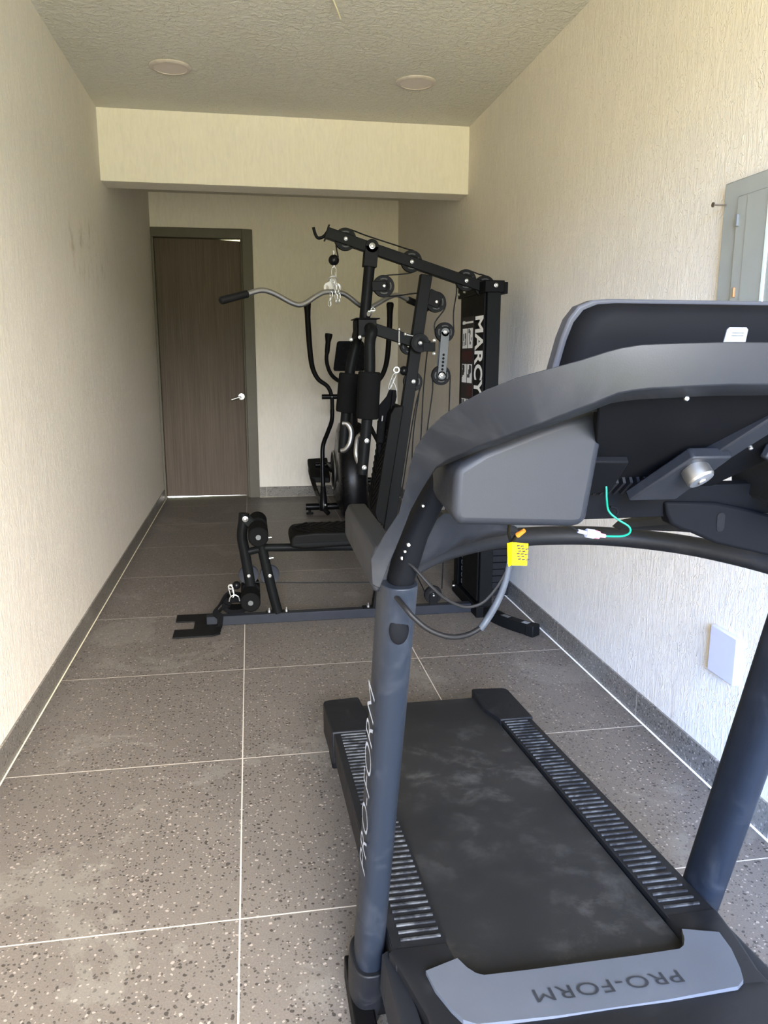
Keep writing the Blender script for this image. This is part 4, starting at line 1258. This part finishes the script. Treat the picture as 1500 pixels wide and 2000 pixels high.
# curved rear stabiliser feet
m = MB()
pts = [(1.215, 4.14, 0.030), (1.215, 3.94, 0.030), (1.235, 3.80, 0.030), (1.285, 3.66, 0.030), (1.372, 3.525, 0.030)]
P = smooth_path(pts, 6)
rr = []
for i, p in enumerate(P):
    d = (P[min(i + 1, len(P) - 1)] - P[max(i - 1, 0)]).normalized()
    a = V((d.y, -d.x, 0)).normalized() * 0.026
    rr.append([p - a + V((0, 0, -0.028)), p + a + V((0, 0, -0.028)), p + a + V((0, 0, 0.028)), p - a + V((0, 0, 0.028))])
m.loft(rr, True)
stab = obj('rear_stabiliser', m, powder, gym, bevel=0.003)
e = P[-1]
dd = (P[-1] - P[-2]).normalized()
obj('end_cap', MB().bar(e - dd * 0.035, e + dd * 0.012, 0.060, 0.060, (0, 0, 1)), rubber, stab, bevel=0.004)
q0 = P[-5]
m = MB().bar(P[-9] + V((0, 0, 0.0285)), P[-7] + V((0, 0, 0.0285)), 0.001, 0.026, (0, 0, 1)).bar(P[-4] + V((0, 0, 0.0287)), P[-2] + V((0, 0, 0.0287)) - dd * 0.015, 0.001, 0.030, (0, 0, 1), 1)
obj('sticker', m, [print_grey, sticker_w], stab, label='white and grey stickers on the rear foot')
pts2 = [(1.215, 4.10, 0.030), (1.215, 4.34, 0.030), (1.235, 4.48, 0.030), (1.285, 4.62, 0.030), (1.372, 4.755, 0.030)]
P = smooth_path(pts2, 6)
rr = []
for i, p in enumerate(P):
    d = (P[min(i + 1, len(P) - 1)] - P[max(i - 1, 0)]).normalized()
    a = V((d.y, -d.x, 0)).normalized() * 0.026
    rr.append([p - a + V((0, 0, -0.028)), p + a + V((0, 0, -0.028)), p + a + V((0, 0, 0.028)), p - a + V((0, 0, 0.028))])
obj('rear_stabiliser', MB().loft(rr, True), powder, gym, bevel=0.003)
m = MB().box(1.160, 1.262, 3.838, 4.350, 0.0, 0.062)
bfo = obj('tower_base', m, powder_d, gym, bevel=0.003)
bolt((1.232, 3.838, 0.040), bfo, 0.010)
bolt((1.159, 4.30, 0.045), bfo, 0.008, (-1, 0, 0))

# cable stoppers with balls (end fittings of the cables)
def stopper(c, parent, r=0.0255):
    return obj('cable_stopper', MB().sph(c, r, n=24), glossy, parent, label='black ball at a cable end')
bt = V((0.4243, 3.9600, 1.8442))
stopper(bt, gym, 0.0265)
m = MB().cyl(bt + V((0, 0, 0.024)), bt + V((0, 0, 0.044)), 0.005, n=10).cyl(bt + V((0, 0, -0.024)), bt + V((0, 0, -0.032)), 0.007, n=10)
obj('cable_ferrule', m, chrome, gym)
bl = V((-0.1028, 3.9600, 0.2088))
stopper(bl, gym, 0.0225)
bu = V((0.7774, 3.9500, 1.3093))
stopper(bu, gym, 0.0235)
cable([bu + V((0.01, 0, 0)), bu + V((0.03, 0.0, 0.0)), pG + V((-0.045, 0, 0.02))])
m = MB().ring(bu + V((-0.040, -0.004, 0.004)), (0.1, 1, 0), 0.0135, 0.0058, n=24, k=10).cyl(bu + V((-0.028, -0.003, 0.003)), bu + V((-0.018, 0, 0)), 0.006, n=10)
obj('cable_eyelet', m, chrome, gym)
m = MB().ring(bl + V((-0.030, -0.004, -0.006)), (0.1, 1, 0), 0.0115, 0.0045, n=24, k=10)
obj('cable_eyelet', m, chrome, gym)

# things hung on the gym's cables ------------------------------------------------
def snap_hook(name, top, bot, label, group='snap hooks on the gym cables', w=0.011):
    top, bot = V(top), V(bot)
    d = (bot - top)
    L = d.length
    d.normalize()
    s = d.cross(V((0, 1, 0))).normalized()
    c = [(0, 0), (w, 0.012), (w, L * 0.5), (w * 0.8, L - 0.01), (0, L), (-w * 0.9, L - 0.012), (-w, L * 0.5), (-w, 0.012), (0, 0)]
    pts = [top + s * a + d * b for a, b in c]
    t = thing(name, top, label, 'snap hook', group)
    obj('hook_body', MB().tube(pts, 0.0025, n=8, sub=5, caps=False), chrome, t)
    obj('hook_gate', MB().cyl(top + s * (w * 0.55) + d * (L * 0.30), top + s * (w * 0.75) + d * (L * 0.8), 0.0022, n=8), chrome, t)
    return t
snap_hook('snap_hook', bt + V((0, 0, -0.030)), bt + V((0, 0, -0.122)), 'zinc snap hook under the top cable ball, holding the bar')
snap_hook('snap_hook', bu + V((-0.046, -0.004, -0.012)), bu + V((-0.078, -0.004, -0.092)), 'zinc snap hook at mid mast above the black harness', w=0.008)
snap_hook('snap_hook', bl + V((-0.034, -0.004, 0.004)), bl + V((-0.020, -0.02, -0.058)), 'zinc snap hook at the low cable ball above the ankle cuff', w=0.010)

# lat bar
lc = V((0.4176, 3.9600, 1.6912))
th = math.radians(24)
ex = V((math.cos(th), math.sin(th), 0))
bp = [(-0.585, -0.062), (-0.46, -0.028), (-0.385, -0.008), (-0.32, -0.020), (-0.22, -0.062), (-0.165, -0.062), (-0.09, -0.020), (-0.04, 0.0), (0.04, 0.0), (0.09, -0.016), (0.17, -0.062), (0.225, -0.062), (0.33, -0.012), (0.39, 0.004), (0.46, -0.018), (0.585, -0.056)]
bar_t = thing('lat_bar', lc, 'wavy steel pull-down bar with black grips hanging from the boom', 'pull-down bar')
P_ = [lc + ex * a + V((0, 0, b)) for a, b in bp]
obj('bar_tube', MB().tube(P_, 0.0125, n=16, sub=6), satin, bar_t)
for a, b in ((P_[0], P_[0] + (P_[1] - P_[0]) * 1.05), (P_[-1], P_[-1] + (P_[-2] - P_[-1]) * 1.05)):
    d = (b - a).normalized()
    L = (b - a).length
    m = MB().lathe([(0.0, -0.012), (0.010, -0.010), (0.017, -0.004), (0.0185, 0.006), (0.0175, L * 0.5), (0.0175, L - 0.004), (0.0128, L)], a, d, n=24)
    obj('grip', m, rubber, bar_t, label='black rubber grip')
pl_ = [(-0.048, 0.004), (-0.049, 0.030), (-0.040, 0.043), (-0.022, 0.048), (-0.016, 0.064), (0.016, 0.064), (0.022, 0.048), (0.040, 0.043), (0.049, 0.030), (0.048, 0.004)]
m = MB().prism([lc + ex * a + V((0, 0.010, b)) for a, b in pl_], (0, 0.006, 0))
hp = obj('hanger_plate', m, zinc_plate, bar_t, label='zinc plate welded to the bar')
m = MB()
for a in (-0.033, 0.033):
    c = lc + ex * a + V((0, 0.0095, 0.022))
    m.cyl(c, c + V((0, -0.001, 0)), 0.0105, n=20)
obj('plate_holes', m, plain('wall_seen_through_hole', (0.20, 0.18, 0.14), 0.9), hp)
m = MB().ring(lc + V((0, 0.0, 0.062)), (0, 0.75, 0.66), 0.019, 0.0042, n=28, k=8)
obj('hanger_ring', m, chrome, bar_t)

# short chain draped over the bar at its ring
ct = lc + V((0.004, -0.016, 0.045))
chn = thing('extension_chain', ct, 'short zinc chain looped over the middle of the wavy bar', 'chain')
chain_pts = []
for k in range(5):
    chain_pts.append(ct + V((0.004 + 0.002 * k, -0.004, -0.022 * k)))
for k in range(4):
    chain_pts.append(ct + V((0.020 + 0.002 * k, -0.008, -0.020 - 0.022 * k)))
for k in range(3):
    chain_pts.append(ct + V((-0.014 - 0.004 * k, -0.002, -0.056 - 0.022 * k)))
for i, c in enumerate(chain_pts):
    ax_ = V((0.3, 1, 0)) if i % 2 else V((1, 0.25, 0))
    m = MB()
    d = V((0, 0, 1))
    s_ = ax_.cross(d).normalized()
    loopp = [c + s_ * (0.0065 * math.cos(t)) + d * (0.0135 * math.sin(t)) for t in (2 * math.pi * j / 14 for j in range(15))]
    m.tube(loopp, 0.0024, n=6, sub=0, caps=False)
    obj('chain_link', m, chrome, chn)

# mid harness
hr_t = thing('ab_crunch_harness', bu + V((-0.08, 0, -0.09)), 'black webbing harness hanging in front of the back pad', 'exercise strap')
dr = V((0.7210, 3.9450, 1.2244))
m = MB().tube([dr + V((-0.020, 0, -0.012)), dr + V((-0.010, 0, 0.012)), dr + V((0.0, 0, 0.024)), dr + V((0.010, 0, 0.010)), dr + V((0.016, 0, -0.016))], 0.0034, n=8, sub=4)
obj('strap_ring', m, chrome, hr_t)
m = MB().prism([(0.6997, 3.9300, 1.2148), (0.7342, 3.9300, 1.2120), (0.7370, 3.9300, 1.1783), (0.7188, 3.9300, 1.1004), (0.7031, 3.9300, 1.0089), (0.6767, 3.9300, 0.8502), (0.6444, 3.9300, 0.8615), (0.6390, 3.9300, 0.9835), (0.6469, 3.9300, 1.1349), (0.6865, 3.9300, 1.1813)], (0, 0.018, 0))
obj('webbing', m, strap_m, hr_t, bevel=0.003)
m = MB().ribbon([(0.7164, 3.9200, 1.2125), (0.7026, 3.9000, 1.1156), (0.6810, 3.8800, 0.9878), (0.6663, 3.8700, 0.8977)], (0.004, 0.035, 0.0), 0.006)
obj('strap_tail', m, strap_m, hr_t)
m = MB().cyl((0.6526, 3.9000, 1.0592), (0.6447, 3.9000, 0.9497), 0.021, n=20)
obj('grip_sleeve', m, foam, hr_t)
obj('buckle', MB().cyl((0.6553, 3.8850, 1.0862), (0.6527, 3.8850, 1.0578), 0.004, n=10), satin, hr_t)

# low ankle strap
an_t = thing('ankle_strap', V((-0.1114, 3.9000, 0.0839)), 'black ankle cuff with webbing tail draped over the floor rail end', 'exercise strap')
d0 = V((-0.1148, 3.9300, 0.1492))
m = MB().tube([d0 + V((-0.028, 0, -0.018)), d0 + V((-0.020, 0, 0.006)), d0 + V((0.0, 0, 0.016)), d0 + V((0.020, 0, 0.006)), d0 + V((0.026, 0, -0.018))], 0.0034, n=8, sub=4)
obj('strap_ring', m, chrome, an_t)
cuff = []
for k in range(25):
    t = 2 * math.pi * k / 24
    cuff.append(V((-0.112 + 0.058 * math.cos(t), 4.03, 0.088 + 0.034 * math.sin(t))))
rr = []
for k in range(24):
    p = cuff[k]
    o_ = V((p.x + 0.112, 0, p.z - 0.088)).normalized() * 0.014
    rr.append([p - o_ + V((0, -0.05, 0)), p + o_ + V((0, -0.05, 0)), p + o_ + V((0, 0.05, 0)), p - o_ + V((0, 0.05, 0))])
rr.append(rr[0])
obj('cuff', MB().loft(rr, False), strap_m, an_t, angle=50)
m = MB().ribbon([(-0.1358, 3.9800, 0.1794), (-0.1572, 3.9700, 0.1612), (-0.1821, 3.9600, 0.1209), (-0.2147, 3.9500, 0.0812), (-0.2067, 3.9300, 0.0652), (-0.1911, 3.9200, 0.0538), (-0.1921, 3.9150, 0.0249), (-0.1982, 3.9000, -0.0141)], (0.026, 0.020, 0.016), 0.007)
obj('webbing', m, strap_m, an_t)
m = MB().ribbon([(-0.1974, 3.9050, 0.0120), (-0.2044, 3.8700, -0.0029), (-0.2106, 3.8300, -0.0046), (-0.2040, 3.8000, 0.0033)], (0.034, 0.010, 0.0), 0.006)
obj('strap_tail', m, strap_m, an_t)
m = MB().ribbon([(-0.1723, 3.9900, 0.1277), (-0.1540, 3.9800, 0.1130), (-0.1331, 3.9800, 0.1063)], (0.014, 0.02, 0.018), 0.010)
m.ribbon([(-0.2080, 3.9600, 0.0607), (-0.1708, 3.9800, 0.0886), (-0.1395, 4.0000, 0.0889)], (0.012, 0.02, 0.020), 0.010)
obj('strap_loop', m, strap_m, an_t)

# ------------------------------------------------------------------ elliptical
EX = 0.83
el = thing('elliptical_trainer', (EX, 6.6, 0), 'black elliptical trainer with tall moving handles against the end wall', 'elliptical trainer')
obj('rear_stabiliser', MB().cyl((0.455, 6.80, 0.065), (1.20, 6.80, 0.065), 0.031, n=20), glossy, el)
for x in (0.49, 1.165):
    m = MB().cyl((x, 6.80, 0.0), (x, 6.80, 0.014), 0.032, n=16).cyl((x, 6.80, 0.014), (x, 6.80, 0.045), 0.012, n=12)
    obj('levelling_foot', m, rubber, el)
obj('front_stabiliser', MB().cyl((0.64, 6.10, 0.042), (1.02, 6.10, 0.042), 0.031, n=20).cyl((0.64, 6.10, 0.033), (0.66, 6.10, 0.033), 0.033, n=16), glossy, el)
obj('main_beam', MB().bar((EX, 6.10, 0.07), (EX, 7.30, 0.07), 0.08, 0.06, (1, 0, 0)), glossy, el, bevel=0.004)
# flywheel housing: tall rounded case
prof = [(6.28, 0.06), (6.24, 0.20), (6.26, 0.42), (6.33, 0.62), (6.42, 0.76), (6.50, 0.84), (6.62, 0.84), (6.72, 0.74), (6.82, 0.62), (6.98, 0.56), (7.06, 0.44), (7.08, 0.26), (7.02, 0.10), (6.92, 0.06)]
rr = []
for x, k in ((EX - 0.115, 0.80), (EX - 0.095, 0.95), (EX - 0.05, 1.0), (EX + 0.05, 1.0), (EX + 0.095, 0.95), (EX + 0.115, 0.80)):
    rr.append([V((x, 6.66 + (y - 6.66) * k, 0.42 + (z - 0.42) * k)) for y, z in prof])
hs_o = obj('flywheel_housing', MB().loft(rr, True), glossy, el, angle=40, bevel=0.004)
for sx in (-1, 1):
    x = EX + sx * 0.118
    m = MB().ring((x, 6.86, 0.38), (1, 0, 0), 0.17, 0.010, n=40, k=8)
    obj('flywheel_ring', m, satin, hs_o, label='thin silver ring on the housing')
    m = MB().lathe([(0.0, 0.0), (0.16, 0.0), (0.165, 0.010), (0.06, 0.022), (0.0, 0.024)], (x - sx * 0.012, 6.86, 0.38), (sx, 0, 0), n=40)
    cr = obj('crank_disc', m, rubber, el)
# neck and console
m = MB().tube([(EX, 6.50, 0.78), (EX, 6.47, 0.95), (EX, 6.45, 1.12), (EX, 6.48, 1.24)], [0.060, 0.045, 0.036, 0.034], n=20, sub=6)
obj('neck', m, glossy, el)
def cz(x, z, o):
    return V((x, 6.52 + (z - 1.38) * -0.28 + o, z))
co = [(0.700, 1.26), (0.690, 1.275), (0.715, 1.490), (0.728, 1.505), (0.925, 1.505), (0.938, 1.49), (0.955, 1.275), (0.945, 1.26)]
m = MB().loft([[cz(x, z, 0) for x, z in co], [cz(x, z, 0.03) for x, z in co]], True)
con = obj('console', m, glossy, el, bevel=0.006)
m = MB()
for x, z in ((0.845, 1.38), (0.842, 1.33)):
    m.cyl(cz(x, z, -0.001), cz(x, z, -0.004), 0.004, n=10)
obj('screw', m, plate_grey, con)
# fixed handlebar
for sx in (-1, 1):
    m = MB().tube([V((EX + sx * 0.02, 6.47, 1.17)), V((EX + sx * 0.09, 6.50, 1.175)), V((EX + sx * 0.160, 6.56, 1.235)), V((EX + sx * 0.192, 6.60, 1.34)), V((EX + sx * 0.182, 6.62, 1.45)), V((EX + sx * 0.172, 6.63, 1.53))], 0.0165, n=16, sub=6)
    fh = obj('fixed_handlebar', m, rubber, el)
    a, b = V((EX + sx * 0.188, 6.61, 1.40)), V((EX + sx * 0.168, 6.63, 1.565))
    m = MB().lathe([(0.017, 0), (0.021, 0.02), (0.022, 0.10), (0.032, 0.150), (0.031, 0.168), (0.0, 0.169)], a, b - a, n=18)
    obj('grip', m, rubber, fh)
# moving handles: tall bent levers on a cross shaft
shaft_z = 1.045
obj('cross_shaft', MB().cyl((EX - 0.235, 6.62, shaft_z), (EX + 0.235, 6.62, shaft_z), 0.021, n=18), glossy, el)
for sx in (-1, 1):
    X = lambda d: EX + sx * d
    up = [(0.4832, 6.6000, 1.7857), (0.4886, 6.6000, 1.6134), (0.5020, 6.6000, 1.4057), (0.5229, 6.6200, 1.2795), (0.5689, 6.6200, 1.1903), (0.6460, 6.6200, 1.1303), (0.6798, 6.6200, 1.0442), (0.6830, 6.6200, 0.9362)]
    pts = [V(p) for p in up]
    if sx > 0:
        pts = [V((2 * EX - p.x, p.y, p.z)) for p in pts]
    m = MB().tube(pts, [0.024, 0.0235, 0.022, 0.020, 0.0175, 0.017, 0.017], n=18, sub=6)
    mh = obj('moving_handle', m, rubber, el)
    m = MB().lathe([(0.0, -0.022), (0.022, -0.020), (0.031, -0.008), (0.031, 0.006), (0.026, 0.05), (0.0235, 0.10)], pts[0] + V((0, 0, 0.02)), pts[1] - pts[0], n=20)
    obj('grip_end', m, rubber, mh)
    lowp = [V(p) for p in ((0.6830, 6.6200, 0.9362), (0.6755, 6.6000, 0.8423), (0.6354, 6.5600, 0.7464), (0.5912, 6.5200, 0.6428), (0.5832, 6.5000, 0.5149), (0.5810, 6.4600, 0.3022), (0.5797, 6.4200, 0.1555), (0.5790, 6.4200, 0.1070))]
    if sx > 0:
        lowp = [V((2 * EX - p.x, p.y, p.z)) for p in lowp]
    m = MB().tube(lowp, 0.0185, n=16, sub=6)
    m.tube([lowp[-3], lowp[-2] , lowp[-1]], [0.022, 0.034, 0.034], n=16, sub=4)
    la = obj('lower_lever', m, glossy, el)
    bolt(lowp[-2] + V((sx * 0.0 + 0.012, -0.034, 0)), la, 0.008)
    bolt(pts[-2] + V((0, -0.018, 0.0)), mh, 0.006)
    # pedal bar from the lever foot back to the crank, with the footplate on it
    hinge = lowp[-1]
    q = [V((hinge.x - sx * 0.004, 6.36, 0.050)), V((X(0.205), 6.55, 0.13)), V((X(0.235), 6.95, 0.20)), V((X(0.245), 7.20, 0.235 if sx < 0 else 0.20))]
    if sx < 0:
        q = [hinge + V((0.035, -0.06, -0.02)), hinge + V((0.0, 0.02, 0.02)), V((0.5516, 6.8000, 0.2009)), V((0.5228, 7.0500, 0.3257)), V((0.5287, 7.1800, 0.3691))]
    m = MB().tube(q, 0.020, n=14, sub=6)
    pb = obj('pedal_bar', m, glossy, el)
    e_ = q[-1]
    if sx < 0:
        ft = [(-0.01, 6.92, 0.25), (0.155, 6.92, 0.25), (0.155, 7.26, 0.31), (-0.01, 7.26, 0.31)]
        base = V((0.5173, 7.1000, 0.3328))
        x0 = base.x - 0.005
        top = [V((x0, 6.95, base.z - 0.075)), V((x0 + 0.18, 6.95, base.z - 0.085)), V((x0 + 0.185, 7.25, base.z + 0.06)), V((x0 - 0.005, 7.25, base.z + 0.05))]
        m = MB().prism(top, (0, 0.012, 0.055))
    else:
        x0 = X(0.05)
        top = [V((x0, 6.90, 0.16)), V((x0 + 0.17, 6.90, 0.16)), V((x0 + 0.17, 7.24, 0.24)), V((x0, 7.24, 0.24))]
        m = MB().prism(top, (0, 0.012, 0.055))
    obj('footplate', m, rubber, el, bevel=0.012, seg=3)
    m = MB().bar((X(0.13), 6.86, 0.38), (X(0.15), 7.10 if sx < 0 else 6.75, 0.40 if sx < 0 else 0.30), 0.03, 0.045, (1, 0, 0))
    obj('crank_arm', m, glossy, el, bevel=0.004)
    obj('crank_axle', MB().cyl((X(0.10), 7.08 if sx < 0 else 6.76, 0.40 if sx < 0 else 0.30), (X(0.26), 7.08 if sx < 0 else 6.76, 0.40 if sx < 0 else 0.30), 0.024, n=16), glossy, el)
